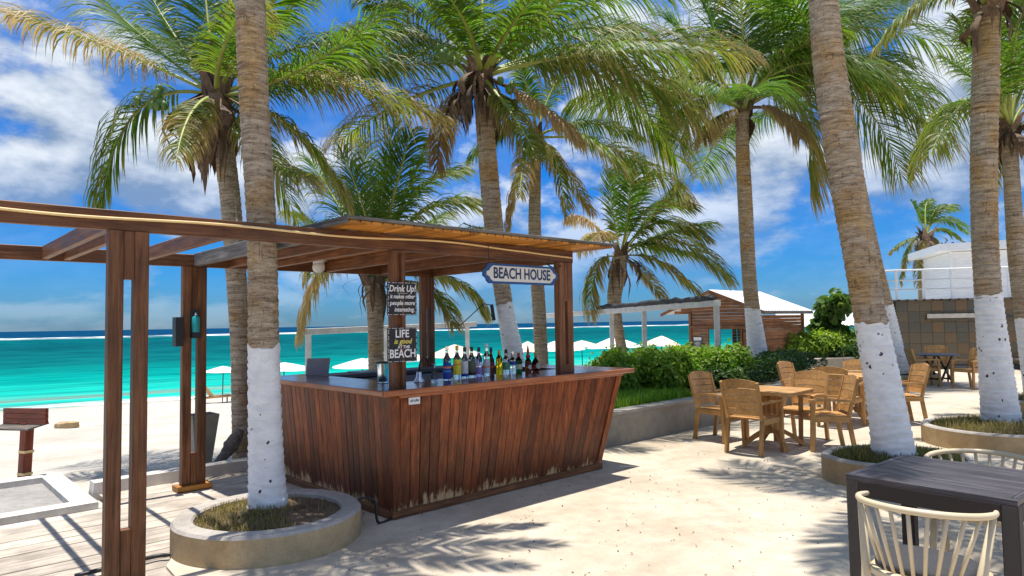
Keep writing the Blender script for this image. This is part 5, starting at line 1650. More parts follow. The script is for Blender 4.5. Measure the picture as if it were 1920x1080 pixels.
PALMS = {
    'P1': dict(trunk=[(-1.99,5.55,0.23,0.14),(-2.01,5.53,0.85,0.126),(-2.02,5.52,1.5,0.122),(-2.03,5.49,2.49,0.119),(-2.08,5.46,3.46,0.118),(-2.11,5.44,4.34,0.116),(-2.13,5.41,5.46,0.106),(-2.15,5.4,5.81,0.094)],
        fronds=[]),
    'P2': dict(trunk=[(-3.39,8.6,-0.04,0.129),(-3.47,8.69,0.66,0.11),(-3.52,8.79,1.41,0.118),(-3.62,8.9,2.32,0.13),(-3.75,9.02,3.33,0.135),(-3.9,9.13,4.23,0.129),(-4.02,9.2,4.89,0.116)],
        fronds=[(-1.49,-0.18,0.71,-2.57,-0.39,0.97,0.45),(-1.28,-0.12,0.29,-1.42,-0.26,-1.58,0.15),(-0.73,0.3,0.85,-1.45,0.65,2.03,0.1),(-0.29,0.35,1.07,-0.61,0.78,2.62,0),(-0.14,0.53,1.44,0.0,1.17,2.84,0),(-0.9,0.71,0.61,-2.93,1.56,2.48,0.1),(1.18,0.18,0.62,3.11,0.39,-0.31,0.35),(0.53,0.59,1.11,2.66,1.3,1.3,0.1),(1.09,0.12,-0.16,1.72,0.26,-1.54,0.25),(0.54,0.47,1.26,1.54,1.04,2.39,0.0),(0.98,-0.53,-1.31,1.59,-1.17,-1.44,0.3),(1.19,-0.35,-0.07,2.59,-0.78,0.83,0.1),(0.04,0.71,0.42,0.64,1.56,-1.6,0.2),(-0.71,1.12,1.12,-2.56,2.47,1.99,0.1),(0.37,-0.94,0.3,1.32,-2.08,0.28,0.2),(1.04,0.88,0.78,3.2,1.95,1.12,0.2),(-0.09,-0.71,-0.34,0.22,-1.56,-1.32,0.35)]),
    'P3': dict(trunk=[(0.11,11.2,0.26,0.176),(0.01,11.08,1.18,0.166),(-0.12,10.98,1.97,0.143),(-0.27,10.81,3.25,0.153),(-0.37,10.62,4.67,0.142),(-0.42,10.5,5.58,0.132)],
        fronds=[(2.11,0.3,1.06,4.36,0.65,0.49,0.25),(1.79,0.12,0.77,3.48,0.26,-0.62,0.25),(1.18,0.3,1.46,3.48,0.65,1.7,0.05),(0.73,0.24,1.53,1.96,0.52,2.89,0.0),(-0.82,0.18,1.33,-1.86,0.39,1.34,0.1),(-1.07,0.35,2.17,-2.49,0.78,2.0,0.05),(-0.31,0.24,1.33,-1.17,0.52,2.67,0.0),(-0.02,0.53,1.34,0.11,1.17,3.23,0.0),(0.88,-0.3,-0.47,1.45,-0.65,-1.24,0.75),(1.2,0.88,1.4,2.91,1.95,1.49,0.1),(-0.29,0.94,1.24,-2.22,2.08,0.91,0.1),(0.53,-0.59,-0.84,0.82,-1.3,-1.7,0.3),(-0.74,0.35,-0.28,-0.79,0.78,-1.34,0.85),(0.84,-0.71,0.74,1.87,-1.56,0.86,0.05),(-1.47,0.47,1.59,-2.84,1.04,0.53,0.15),(2.14,0.59,0.95,3.38,1.3,-1.1,0.2),(-0.05,-0.94,0.34,-0.39,-2.08,0.33,0.1),(0.41,-0.88,0.35,0.84,-1.95,0.38,0.1)]),
    'P4': dict(trunk=[(0.63,14.3,0.31,0.152),(0.58,14.22,1.71,0.14),(0.51,14.12,3.39,0.133),(0.53,14.06,4.5,0.122),(0.58,14.0,5.56,0.11)],
        fronds=[(1.64,0.24,0.19,3.27,0.52,-1.27,0.25),(0.43,-0.24,-0.26,0.55,-0.52,-1.78,0.3),(-0.47,0.06,-0.67,-0.64,0.13,-1.96,0.8),(-0.53,0.18,0.66,-1.44,0.39,-0.39,0.1),(1.04,0.3,0.67,2.29,0.65,0.09,0.1),(0.2,0.35,0.97,0.82,0.78,1.95,0),(-0.41,0.35,0.76,-1.2,0.78,1.5,0),(0.62,0.24,-0.59,1.19,0.52,-1.57,0.5),(-0.1,-0.35,0.89,-0.49,-0.78,1.57,0.1),(0.68,-0.47,0.36,1.73,-1.04,-1.1,0.2),(-0.32,-0.59,-0.33,-0.39,-1.3,-1.53,0.4)]),
    'P5': dict(trunk=[(-2.57,12.8,0.06,0.171),(-2.54,12.66,0.96,0.149),(-2.52,12.53,1.75,0.148),(-2.51,12.4,2.53,0.195)],
        fronds=[(0.18,0.12,1.59,0.3,0.26,2.83,0.0),(0.07,0.24,1.3,-0.4,0.52,2.71,0.0),(-0.2,0.18,1.05,-0.92,0.39,1.98,0.0),(0.47,0.18,1.35,0.93,0.39,2.55,0.05),(0.71,0.12,1.71,1.99,0.26,1.35,0.1),(0.48,0.29,1.91,1.57,0.65,2.1,0.05),(-0.89,-0.12,0.9,-1.29,-0.26,-1.0,0.45),(1.5,0.12,0.32,1.97,0.26,-0.66,0.15),(1.24,-0.29,0.0,1.49,-0.65,-0.9,0.2),(-1.11,0.29,1.04,-1.72,0.65,1.32,0.05),(-0.72,0.53,1.44,-1.54,1.17,2.49,0.0),(0.87,-0.47,0.69,2.0,-1.04,0.71,0.1),(-0.52,-0.59,0.91,-0.76,-1.3,-0.07,0.3),(0.43,-0.53,1.39,0.86,-1.17,2.34,0.0),(0.15,-0.47,0.77,-0.34,-1.04,2.12,0.0),(0.3,0.71,0.84,1.22,1.56,1.42,0.0)]),
    'P6': dict(trunk=[(3.18,18.6,-0.05,0.161),(2.94,18.47,1.11,0.145),(2.78,18.35,2.13,0.188),(2.87,18.27,2.85,0.216),(2.95,18.2,3.42,0.201)],
        fronds=[(-0.15,0.18,1.17,-0.22,0.39,2.42,0.1),(0.47,0.18,1.53,0.89,0.39,2.25,0.1),(0.65,0.12,1.82,1.93,0.26,1.31,0.1),(0.87,0.12,1.49,2.32,0.26,0.5,0.15),(1.4,0.06,1.15,2.88,0.13,-0.65,0.15),(0.85,-0.12,0.22,2.04,-0.26,-1.14,0.25),(-0.79,0.18,1.26,-1.31,0.39,1.09,0.7),(-0.86,-0.18,0.19,-0.87,-0.39,-1.58,0.3),(0.14,0.47,0.63,2.25,1.04,0.06,0.1),(0.35,-0.29,1.55,0.19,-0.65,2.45,0),(0.84,-0.35,1.03,1.4,-0.78,1.7,0.1),(0.63,0.35,-0.19,1.39,0.78,-1.3,0.4),(-0.49,-0.35,1.03,-1.06,-0.78,0.07,0.4),(1.13,0.71,0.78,2.89,1.56,1.05,0.1)]),
    'P7': dict(trunk=[(6.39,17.6,0.39,0.277),(6.17,17.31,1.63,0.198),(6.0,17.04,2.71,0.181),(5.83,16.65,4.28,0.177),(5.65,16.2,6.0,0.153),(5.64,16.0,6.75,0.139)],
        fronds=[(0.15,0.24,1.89,0.19,0.52,3.97,0),(0.64,0.24,2.02,1.72,0.52,3.67,0),(1.27,0.18,2.2,3.47,0.39,2.62,0),(2.4,-0.12,2.18,4.62,-0.26,-1.05,0.15),(2.23,0.35,2.14,4.92,0.78,0.31,0.1),(1.62,-0.18,1.13,1.36,-0.39,-2.06,0.3),(1.58,0.29,3.09,5.7,0.65,1.54,0.1),(2.62,0.71,2.43,4.99,1.56,3.59,0),(-1.11,0.29,1.69,-1.56,0.65,2.41,0.05),(-1.38,0.18,1.73,-1.77,0.39,-0.51,0.2),(-1.21,-0.3,0.61,-1.72,-0.65,-1.05,0.3),(-0.59,0.35,2.15,-0.88,0.78,3.71,0),(0.65,-0.83,1.13,1.3,-1.82,1.01,0.1),(3.15,0.53,1.83,4.39,1.17,-1.5,0.2),(0.86,-0.71,1.51,2.54,-1.56,-0.08,0.1),(0.84,-0.47,-0.04,0.87,-1.04,-1.1,0.7),(-0.77,-0.35,-0.23,-1.23,-0.78,-1.0,0.7),(1.34,1.06,3.75,3.93,2.34,2.79,0)]),
    'P8': dict(trunk=[(3.89,6.98,0.2,0.203),(3.75,6.91,0.97,0.174),(3.63,6.86,1.6,0.157),(3.49,6.79,2.43,0.155),(3.35,6.72,3.23,0.159),(3.21,6.64,4.18,0.146),(3.15,6.58,4.81,0.135),(3.04,6.47,6.11,0.122),(2.98,6.4,6.88,0.111)],
        fronds=[]),
    'P9': dict(trunk=[(9.57,17.0,0.38,0.308),(9.34,16.91,1.58,0.226),(9.05,16.81,2.91,0.199),(8.79,16.72,4.24,0.184),(8.53,16.62,5.56,0.17),(8.21,16.5,7.14,0.156)],
        fronds=[]),
    'P10': dict(trunk=[(6.47,9.05,0.18,0.221),(6.41,9.04,1.02,0.185),(6.36,9.03,1.91,0.16),(6.36,9.03,2.88,0.16),(6.4,9.02,3.89,0.16),(6.48,9.01,5.05,0.156),(6.54,9.0,5.86,0.149)],
        fronds=[(-0.4,0.18,0.71,-1.35,0.39,-0.41,0.2),(-0.28,0.24,0.87,-0.73,0.52,1.53,0),(0.2,0.24,1.08,0.47,0.52,2.31,0),(0.73,0.24,0.81,1.75,0.52,1.57,0),(0.92,0.12,0.43,2.01,0.26,-0.36,0.1),(0.31,0.83,1.23,0.38,1.82,1.5,0.1),(-0.82,-0.77,0.24,-2.0,-1.69,-0.59,0.1),(-0.07,-0.83,0.25,-0.52,-1.82,-0.8,0.1),(0.89,0.83,1.08,2.4,1.82,1.73,0)]),
    'P11': dict(trunk=[(8.83,11.5,0.13,0.163),(8.66,11.42,1.39,0.144),(8.51,11.34,2.64,0.134),(8.42,11.25,3.98,0.12),(8.39,11.2,4.78,0.115)],
        fronds=[(-0.89,0.12,1.08,-1.49,0.26,-0.65,0.2),(-0.45,0.24,1.55,-0.38,0.52,2.08,0.05),(0.18,0.3,1.63,0.43,0.65,3.1,0),(0.5,0.24,1.71,1.46,0.52,2.82,0),(0.9,0.12,1.54,1.9,0.26,-0.04,0.1),(0.71,0.35,1.77,2.48,0.78,1.75,0),(0.11,0.59,1.05,-0.18,1.3,1.71,0.1),(0.27,-0.12,0.22,0.37,-0.26,-1.31,0.3),(-0.04,0.47,0.18,0.28,1.04,-1.27,0.4),(-0.94,-0.47,0.96,-2.0,-1.04,-0.68,0.2),(-0.39,-0.59,1.2,-0.56,-1.3,1.74,0.1),(-0.77,-0.71,0.99,-1.56,-1.56,1.31,0.1)]),
    'P12': dict(trunk=[(18.29,30.0,1.5,0.283),(18.4,30.0,3.86,0.26),(18.52,30.0,5.29,0.236)],
        fronds=[(0.45,0.18,1.28,0.98,0.39,1.37,0.1),(0.57,0.18,1.4,2.12,0.39,0.14,0.1),(-0.39,0.12,1.22,-0.37,0.26,1.49,0.05),(0.11,0.29,1.42,0.55,0.65,1.67,0),(-0.87,0.12,-0.03,-1.53,0.26,-0.78,0.2),(-0.9,0.12,-0.08,-1.07,0.26,-2.11,0.3),(0.5,-0.18,0.56,1.22,-0.39,-0.3,0.1),(0.75,0.35,1.67,1.83,0.78,1.18,0.1),(-0.49,-0.18,-0.26,-0.75,-0.39,-2.38,0.5),(0.44,0.12,0.01,0.57,0.26,-1.89,0.4)]),

}


def cluster(x, y, z, n, seed, s=0.85, sp=0.085):
    g = np.random.default_rng(seed)
    return [(x + g.normal(0, sp), y + g.normal(0, sp * 0.6), z + g.normal(0, sp), s * g.uniform(0.85, 1.1)) for _ in range(n)]


palm('p', 'near palm with whitewashed base in the ring planter, its trunk passing the pergola beam', PALMS['P1'], 1.50, 1, extra=10, ext=0.8, boots=8, az0=-75, az1=70, n=80, leaf=0.6)
palm('p', 'leaning palm beyond the boardwalk with a thick skirt of dead brown sheaths', PALMS['P2'], None, 2, cluster(-0.60, -0.42, -0.25, 9, 1, 0.66, 0.08), 70, 1.0, 1.6, n=110, leaf=1.10, width=0.0135, boots=9, extra=3, ext=0.8, az0=-30, az1=120)
palm('p', 'central palm behind the bar roof with green coconuts and grey-white painted base', PALMS['P3'], 1.97, 3, cluster(-0.55, -0.3, 0.15, 7, 2, 0.78, 0.085) + cluster(0.42, -0.3, -0.30, 4, 6, 0.7, 0.09), 52, 0.85, 1.35, extra=3, ext=1.2, n=110, leaf=1.15, width=0.0150, boots=9, rad=0.042)
palm('p', 'slim palm with unpainted trunk just behind the central palm', PALMS['P4'], None, 4, (), 8, 0.7, 1.0, n=90, leaf=1.0, width=0.016)
palm('p', 'short bushy palm behind the bar rising over the roof to the left', PALMS['P5'], None, 5, (), 20, 0.65, 1.1, n=96, leaf=1.05, width=0.0155, rad=0.042, yellow=0.11, wind=(0.6, 0.05, 0))
palm('p', 'short wind blown palm behind the right bar post', PALMS['P6'], None, 6, (), 18, 0.9, 1.2, n=84, leaf=1.2, width=0.020, yellow=0.08, wind=(0.9, 0.1, 0))
palm('p', 'tall palm growing from the hedge with a whitewashed foot', PALMS['P7'], 1.93, 7, (), 12, 0.55, 1.45, n=115, leaf=1.55, width=0.019, extra=4, ext=1.4, boots=9, rad=0.05, wind=(0.5, 0.1, 0))
palm('p', 'big leaning palm with whitewashed base in the grassy planter by the chairs', PALMS['P8'], 1.60, 8, extra=15, ext=0.88, boots=8, n=90, leaf=0.75, width=0.016, az0=-130, az1=152)
palm('p', 'short stretch of leaning white trunk half hidden behind the big leaning palm', PALMS['P9'], 1.95, 9, extra=6, az0=100, az1=250, boots=5, ext=1.25, n=90, leaf=1.2, width=0.02, wind=(0.6, 0, 0))
palm('p', 'upright palm with whitewashed base in the dry grass planter on the right', PALMS['P10'], 1.93, 10, (), 14, 0.55, 1.0, n=90, leaf=0.9, width=0.013, boots=10)
palm('p', 'palm at the right edge of the picture with unpainted upper trunk', PALMS['P11'], 1.6, 11, (), 22, 0.6, 1.0, n=90, leaf=0.95, width=0.014, boots=8)
palm('p', 'small distant palm bent by the wind behind the white building', PALMS['P12'], None, 12, (), 10, 0.9, 1.4, n=46, leaf=0.95, width=0.032, wind=(1.0, 0.0, 0), rad=0.045)

# black box and cable on the central palm, plank on the leaning one
jb = empty('junction_box', (-0.305, 10.86, 1.83), 0, 'narrow black box strapped to the painted trunk of the central palm', 'box')
MB().box((0, 0, 0), (0.055, 0.07, 0.26)).build('case', MAT['black'], jb, rot=(0, R(-8), 0))
tag(MB().tube([W(2.2, 2.56, 2.28), (-0.80, 10.3, 1.62), (-0.62, 10.6, 1.80), (-0.45, 10.8, 1.97), (-0.33, 10.86, 1.95)], 0.008, 5).build('cable', MAT['black'], smooth=True), 'thin black cable running from the bar roof to the box on the central palm', 'cable')
# ------------------------------------------------------------------ wooden hut beyond the hedge
hut = empty('wooden_hut', (7.5, 20.6, -0.75), ANG, 'small brown board hut with white corrugated roof and serving hatch beyond the hedge', 'hut')
HB = MAT['hut_board']
DEP, WID = 2.95, 2.35          # along x (away), along y (front wall)
EZ, RZ = 2.66, 3.34           # eave and ridge above the hut floor
RY = 1.45                     # ridge position on the front wall


def roof_z(y):
    return EZ + (RZ - EZ) * (y + 0.3) / (RY + 0.3) if y < RY else RZ - (RZ - EZ + 0.02) * (y - RY) / (3.25 - RY)


nb = int((RZ - 0.1) / 0.105)
for i in range(nb):                                          # front wall boards, cut round door and hatch
    z = 0.06 + i * 0.105
    segs = [(0.0, WID)]
    if z < 2.12: segs = [(0.0, 0.55), (1.72, WID)] if z > 1.22 else [(0.0, 1.30), (1.72, WID)]
    for a, b_ in segs:
        lo, hi = a, b_
        while lo < hi and roof_z(lo) - 0.06 < z + 0.05: lo += 0.05
        while hi > lo and roof_z(hi) - 0.06 < z + 0.05: hi -= 0.05
        if hi - lo > 0.1:
            beam('board', (0.0 + 0.004 * (i % 2), lo, z), (0.0 + 0.004 * (i % 2), hi, z), 0.022, 0.098, HB, hut)
for i in range(int((EZ - 0.1) / 0.105)):
    z = 0.06 + i * 0.105
    beam('board', (0.02, -0.012 - 0.004 * (i % 2), z), (DEP, -0.012 - 0.004 * (i % 2), z), 0.022, 0.098, HB, hut)
    if z < 1.22 or z > 2.12: beam('board', (0.02, WID + 0.012, z), (DEP, WID + 0.012, z), 0.022, 0.098, HB, hut)
    else: beam('board', (0.02, WID + 0.012, z), (0.35, WID + 0.012, z), 0.022, 0.098, HB, hut); beam('board', (2.65, WID + 0.012, z), (DEP, WID + 0.012, z), 0.022, 0.098, HB, hut)
    if z < 1.22 or z > 2.12:
        beam('board', (DEP, 0.02, z), (DEP, WID - 0.02, z), 0.022, 0.098, HB, hut)
    else:
        beam('board', (DEP, 0.02, z), (DEP, 0.45, z), 0.022, 0.098, HB, hut); beam('board', (DEP, 1.9, z), (DEP, WID - 0.02, z), 0.022, 0.098, HB, hut)
for x, y in ((-0.02, -0.02), (-0.02, WID + 0.02), (DEP, -0.03)):
    beam('corner_post', (x, y, 0), (x, y, EZ - 0.02), 0.09, 0.09, MAT['hut_board'], hut, up=(0, 1, 0))
beam('hatch_frame', (-0.02, 0.50, 1.18), (-0.02, 1.34, 1.18), 0.06, 0.07, MAT['black'], hut)
beam('hatch_frame', (-0.02, 0.57, 1.2), (-0.02, 0.57, 2.14), 0.05, 0.06, HB, hut, up=(0, 1, 0))
beam('door_frame', (-0.02, 1.74, 0), (-0.02, 1.74, 2.14), 0.06, 0.07, HB, hut, up=(0, 1, 0))
beam('door_frame', (-0.02, 1.33, 0), (-0.02, 1.33, 2.14), 0.06, 0.07, MAT['black'], hut, up=(0, 1, 0))
beam('lintel', (-0.03, 0.05, 2.17), (-0.03, WID, 2.17), 0.05, 0.09, HB, hut)
sh = bpy.data.objects.new('shutter', None); col.objects.link(sh); sh.parent = hut; sh.location = (-0.035, 0, 0)
for k in range(5):
    beam('slat', (0, 0.12 + k * 0.085, 1.25), (0, 0.12 + k * 0.085, 2.02), 0.08, 0.02, HB, sh, up=(1, 0, 0))


def corrugated(p00, p10, p11, p01, nrm, waves, amp):
    """sheet from p00-p10 (eave) to p01-p11 (ridge), ribs running up the slope"""
    m = MB(); n = waves * 4; vs = []; fs = []
    p00, p10, p11, p01, nrm = (Vector(p) for p in (p00, p10, p11, p01, nrm))
    for lay in (0, -0.02):
        for i in range(n + 1):
            t = i / n
            o_ = nrm * (amp * math.sin(t * waves * 2 * math.pi) + lay)
            vs += [p00.lerp(p10, t) + o_, p01.lerp(p11, t) + o_]
    o2 = (n + 1) * 2
    for i in range(n):
        fs.append((i * 2, i * 2 + 2, i * 2 + 3, i * 2 + 1))
        fs.append((o2 + i * 2 + 1, o2 + i * 2 + 3, o2 + i * 2 + 2, o2 + i * 2))
        fs.append((i * 2 + 2, i * 2, o2 + i * 2, o2 + i * 2 + 2)); fs.append((i * 2 + 1, i * 2 + 3, o2 + i * 2 + 3, o2 + i * 2 + 1))
    return m.add(vs, fs)


MAT['roof_white'] = concrete('roof_white', (0.80, 0.80, 0.80), (0.42, 0.41, 0.40), 0.5, 0.9, 0.45, 0.05)
corrugated((-0.35, -0.34, EZ), (DEP + 0.12, -0.34, EZ), (DEP + 0.12, RY, RZ + 0.02), (-0.35, RY, RZ + 0.02), (0, -0.35, 0.93), 24, 0.016).build('roof_sheet', MAT['roof_white'], hut, smooth=True, sharp=50)
corrugated((DEP + 0.12, 3.28, EZ - 0.02), (-0.35, 3.28, EZ - 0.02), (-0.35, RY, RZ + 0.02), (DEP + 0.12, RY, RZ + 0.02), (0, 0.35, 0.93), 24, 0.016).build('roof_sheet', MAT['roof_white'], hut, smooth=True, sharp=50)
beam('barge_board', (-0.37, -0.34, EZ - 0.05), (-0.37, RY, RZ - 0.04), 0.03, 0.10, HB, hut)
beam('barge_board', (-0.37, 3.28, EZ - 0.07), (-0.37, RY, RZ - 0.04), 0.03, 0.10, HB, hut)
beam('eave_board', (-0.35, -0.33, EZ - 0.06), (DEP + 0.12, -0.33, EZ - 0.06), 0.03, 0.09, MAT['grey_timber'], hut)
for k in range(5):                                           # boards closing the porch gable on the left
    z = EZ + 0.0 + k * 0.10
    beam('board', (0.0, WID - 0.02, z), (0.0, min(3.2, RY + (RZ - z - 0.09) / 0.385), z), 0.022, 0.096, HB, hut)
for (y, z, w_, h_, c_) in ((2.10, 1.62, 0.30, 0.26, 'slate_panel'), (2.10, 1.80, 0.28, 0.10, 'white_paint'), (0.30, 1.42, 0.26, 0.26, 'slate_panel'), (0.30, 1.52, 0.24, 0.05, 'white_paint')):
    MB().box((-0.045 - 0.006 * (c_ == 'white_paint'), y, z), (0.012, w_, h_)).build('notice', MAT[c_], hut)
for k in range(5):
    MB().box((-0.054, 2.10 + (k % 2) * 0.02, 1.52 + k * 0.042), (0.006, 0.2 - 0.03 * (k % 3), 0.014)).build('notice_print', MAT['chalk'], hut)
MB().box((-0.054, 0.30, 1.36), (0.006, 0.22, 0.07)).build('notice_print', MAT['sign_white'], hut)

# white shelter roof further back
shd = empty('beach_shelter', (12.9, 31.5, -1.35), R(-2), 'low shelter with plain white sheet roof behind the hut', 'shelter')
corrugated((0, 0, 2.62), (4.6, 0, 2.70), (4.6, 2.2, 3.42), (0, 2.2, 3.36), (0, -0.35, 0.93), 20, 0.02).build('roof_sheet', MAT['white_paint'], shd, smooth=True, sharp=50)
for x, y in ((0.5, 0.25), (2.35, 0.25), (4.2, 0.25), (0.5, 2.0), (4.2, 2.0)):
    beam('post', (x, y, 0), (x, y, 2.66 if y < 1 else 3.3), 0.1, 0.1, MAT['timber'], shd, up=(0, 1, 0))
beam('eave_beam', (0, 0.25, 2.62), (4.6, 0.25, 2.66), 0.08, 0.10, MAT['grey_timber'], shd)

# ------------------------------------------------------------------ white pergolas on the beach side
WW = MAT['white_wood']


MAT['cover'] = plain('dark_cover', (0.035, 0.036, 0.04), 0.7, var=0.4, scale=6)


def white_pergola(name, A, B, zt, posts, base, label, back=None, cover=None, t=0.13):
    o = empty(name, (A[0], A[1], base), 0, label, 'pergola')
    A_, B_ = Vector((0, 0, zt[0] - base)), Vector((B[0] - A[0], B[1] - A[1], zt[1] - base))
    d = (B_ - A_).normalized()
    beam('beam', A_ - d * 0.12, B_ + d * 0.06, 0.075, t, WW, o)
    pn = Vector((-d.y, d.x, 0)).normalized()
    for f in posts:
        p = A_.lerp(B_, f) + pn * 0.075
        beam('post', (p.x, p.y, 0), (p.x, p.y, p.z + t * 0.3), 0.11, 0.07, WW, o, up=(0, 1, 0))
    if back:
        q = pn * back
        beam('beam', A_ + q - d * 0.1, B_ + q + d * 0.1, 0.075, t, WW, o)
        for f in (0.05, 0.5, 0.95):
            p = A_.lerp(B_, f) + q + pn * 0.075
            beam('post', (p.x, p.y, 0), (p.x, p.y, p.z), 0.11, 0.07, WW, o, up=(0, 1, 0))
        for f in (0.02, 0.98):
            p = A_.lerp(B_, f)
            beam('joist', p + pn * 0.04, p + q - pn * 0.04, 0.04, 0.06, WW, o)
    if cover:
        a, b_ = cover
        m = MB(); pts = []
        rr = np.random.default_rng(4)
        for i in range(22):
            p = A_.lerp(B_, a + (b_ - a) * i / 21) + Vector((0, 0, t * 0.5 + 0.05 + rr.normal(0, 0.012)))
            pts.append(p)
        m.tube(pts, [0.06 + rr.uniform(-0.014, 0.018) for _ in pts], 8)
        m.build('rolled_cover', MAT['cover'], o, smooth=True)
    return o


white_pergola('white_pergola', (-4.25, 14.0), (-1.03, 18.6), (1.545, 1.645), (0.02, 0.42, 0.96), -0.9, 'weathered white pergola frame on the beach seen through the bar, left of the bar posts')
white_pergola('white_pergola', (1.05, 20.2), (4.28, 14.1), (1.86, 2.0), (0.45, 0.64, 0.985), -0.9, 'white pergola with a dark rolled cover on its beam between the bar and the hut', cover=(0.38, 0.99))

# ------------------------------------------------------------------ slate clad wall, railing and white building
WDIR = math.atan2(20.75 - 21.6, 15.6 - 12.25)
sw = empty('slate_wall', (12.25, 21.6, 0), WDIR, 'tall wall clad in brown and grey slate tiles with a pale ledge', 'wall')
WL, WH = 11.0, 2.16
MB().box((WL / 2, 0.17, WH / 2), (WL, 0.30, WH)).build('core', MAT['tile'], sw)
TV = tile_variants()
tw_, th_ = 0.335, 0.335
meshes = []
for mt in TV:
    for r_ in range(2):
        m = MB()
        a, b_, c_ = (tw_ - 0.003) / 2, (th_ - 0.003) / 2, 0.005
        vs = [(-a, 0.02, -b_), (a, 0.02, -b_), (a, 0.02, b_), (-a, 0.02, b_), (-a, 0, -b_), (a, 0, -b_), (a, 0, b_), (-a, 0, b_), (-a + c_, -0.006 - 0.002 * r_, -b_ + c_), (a - c_, -0.008, -b_ + c_), (a - c_, -0.006, b_ - c_), (-a + c_, -0.009, b_ - c_)]
        fs = [(8, 9, 10, 11)]
        for k in range(4):
            k2 = (k + 1) % 4
            fs += [(k, k2, 4 + k2, 4 + k), (4 + k, 4 + k2, 8 + k2, 8 + k)]
        meshes.append(m.add(vs, fs).mesh('tile', (mt,)))
cnt = 0
for r_ in range(6):
    for k in range(int(6.4 / tw_)):
        z = 0.16 + th_ * (r_ + 0.5) - 0.02
        o = link('tile', random.choices(meshes, (4, 4, 3, 3, 4, 4, 4, 4))[0], None, sw, (tw_ * (k + 0.5), 0.001 + random.uniform(-0.004, 0.003), z), (0, 0, 0))
beam('plinth', (0, 0.0, 0.06), (WL, 0.0, 0.06), 0.14, 0.12, MAT['slate_panel'], sw)
beam('ledge', (0.82, -0.03, 1.56), (6.4, -0.03, 1.56), 0.16, 0.05, MAT['tile'], sw)
beam('ledge_board', (0.85, -0.09, 1.66), (2.3, -0.09, 1.66), 0.05, 0.13, MAT['pale_concrete'], sw)
beam('ledge_board', (3.9, -0.09, 1.66), (6.4, -0.09, 1.66), 0.05, 0.13, MAT['pale_concrete'], sw)
beam('cap', (-0.75, 0.18, WH + 0.02), (WL, 0.18, WH + 0.02), 0.52, 0.045, MAT['grey_timber'], sw)
for k in range(38):
    MB().box((-0.65 + k * 0.24, -0.09, WH + 0.02), (0.06, 0.03, 0.05)).build('cap_rib', MAT['black'], sw)
wp = empty('white_wall_end', (11.55, 21.8, 0), WDIR, 'white rendered end wall with a downpipe beside the slate wall', 'wall')
MB().box((0.35, 0.2, 1.06), (0.62, 0.3, 2.10)).build('wall', MAT['white_paint'], wp)
MB().tube([(0.5, 0.02, 0.2), (0.5, 0.02, 1.2), (0.42, 0.02, 2.0)], 0.035, 8).build('downpipe', MAT['white_metal'], wp, smooth=True)
bnk = empty('bench_slab', (16.6, 20.1, 0), WDIR, 'long low dark bench slab at the foot of the slate wall', 'bench')
beam('seat', (-1.5, 0, 0.30), (5, 0, 0.30), 0.42, 0.06, MAT['grey_timber'], bnk)
for k in range(4): beam('support', (-1.2 + k * 1.9, 0, 0.0), (-1.2 + k * 1.9, 0, 0.268), 0.12, 0.34, MAT['slate_panel'], bnk, up=(0, 1, 0))
rl = empty('railing', (11.6, 21.95, WH + 0.045), WDIR, 'white metal railing of posts and three rails along the top of the slate wall', 'railing')
for z in (0.32, 0.62, 0.94):
    MB().tube([(0, 0, z), (10.5, 0, z)], 0.030 if z > 0.9 else 0.022, 8).build('rail', MAT['white_metal'], rl, smooth=True)
for k in range(14):
    beam('post', (0.02 + k * 0.785, 0, 0), (0.02 + k * 0.785, 0, 0.93), 0.065, 0.065, MAT['white_metal'], rl, up=(0, 1, 0))
pk = empty('picket_fence', (11.6, 22.1, WH), R(60), 'short run of white pickets at the left end of the roof terrace', 'fence')
for k in range(14):
    beam('picket', (0.1 + k * 0.28, 0, 0.0), (0.1 + k * 0.28, 0, 0.80), 0.10, 0.025, MAT['white_metal'], pk, up=(0, 1, 0))
for z in (0.25, 0.65): beam('rail', (0, 0.03, z), (4.0, 0.03, z), 0.03, 0.05, MAT['white_metal'], pk)
dk = MB(); dk.box((5.0, 3.4, -0.06), (10.0, 6.4, 0.1))
rd = empty('roof_terrace', (12.0, 21.9, WH - 0.06), WDIR, 'flat grey roof terrace behind the slate wall', 'roof terrace'); dk.build('slab', MAT['pale_concrete'], rd)
wb = empty('white_building', (17.05, 26.1, WH - 0.1), WDIR - R(2), 'white clapboard upper storey with an overhanging flat roof behind the railing', 'building')
BH = 2.02
for i in range(17):
    z = 0.06 + i * 0.122
    beam('clapboard', (0.0, -0.012, z), (9.0, -0.012, z), 0.03, 0.118, MAT['white_paint'], wb)
    beam('clapboard', (-0.012, 0.02, z), (-0.012, 4.0, z), 0.03, 0.118, MAT['white_paint'], wb)
MB().box((4.52, 2.02, 1.02), (8.98, 3.98, 2.04)).build('core', MAT['white_paint'], wb)
beam('corner_board', (-0.03, -0.03, 0), (-0.03, -0.03, BH + 0.05), 0.09, 0.09, MAT['white_paint'], wb, up=(0, 1, 0))
MB().hexa([(-0.55, -0.5, BH + 0.06), (9.2, -0.5, BH + 0.16), (9.2, 4.3, BH + 0.16), (-0.55, 4.3, BH + 0.06)],
          [(-0.55, -0.5, BH + 0.34), (9.2, -0.5, BH + 0.50), (9.2, 4.3, BH + 0.50), (-0.55, 4.3, BH + 0.34)]).build('roof', MAT['white_paint'], wb)
for k in range(26):
    MB().box((-0.45 + k * 0.37, -0.44, BH + 0.36 + k * 0.0061), (0.07, 0.05, 0.05)).build('roof_rib', MAT['black'], wb)
fl = empty('folded_parasol', (17.7, 22.0, WH), 0, 'closed green parasol standing on the roof terrace at the right edge', 'parasol')
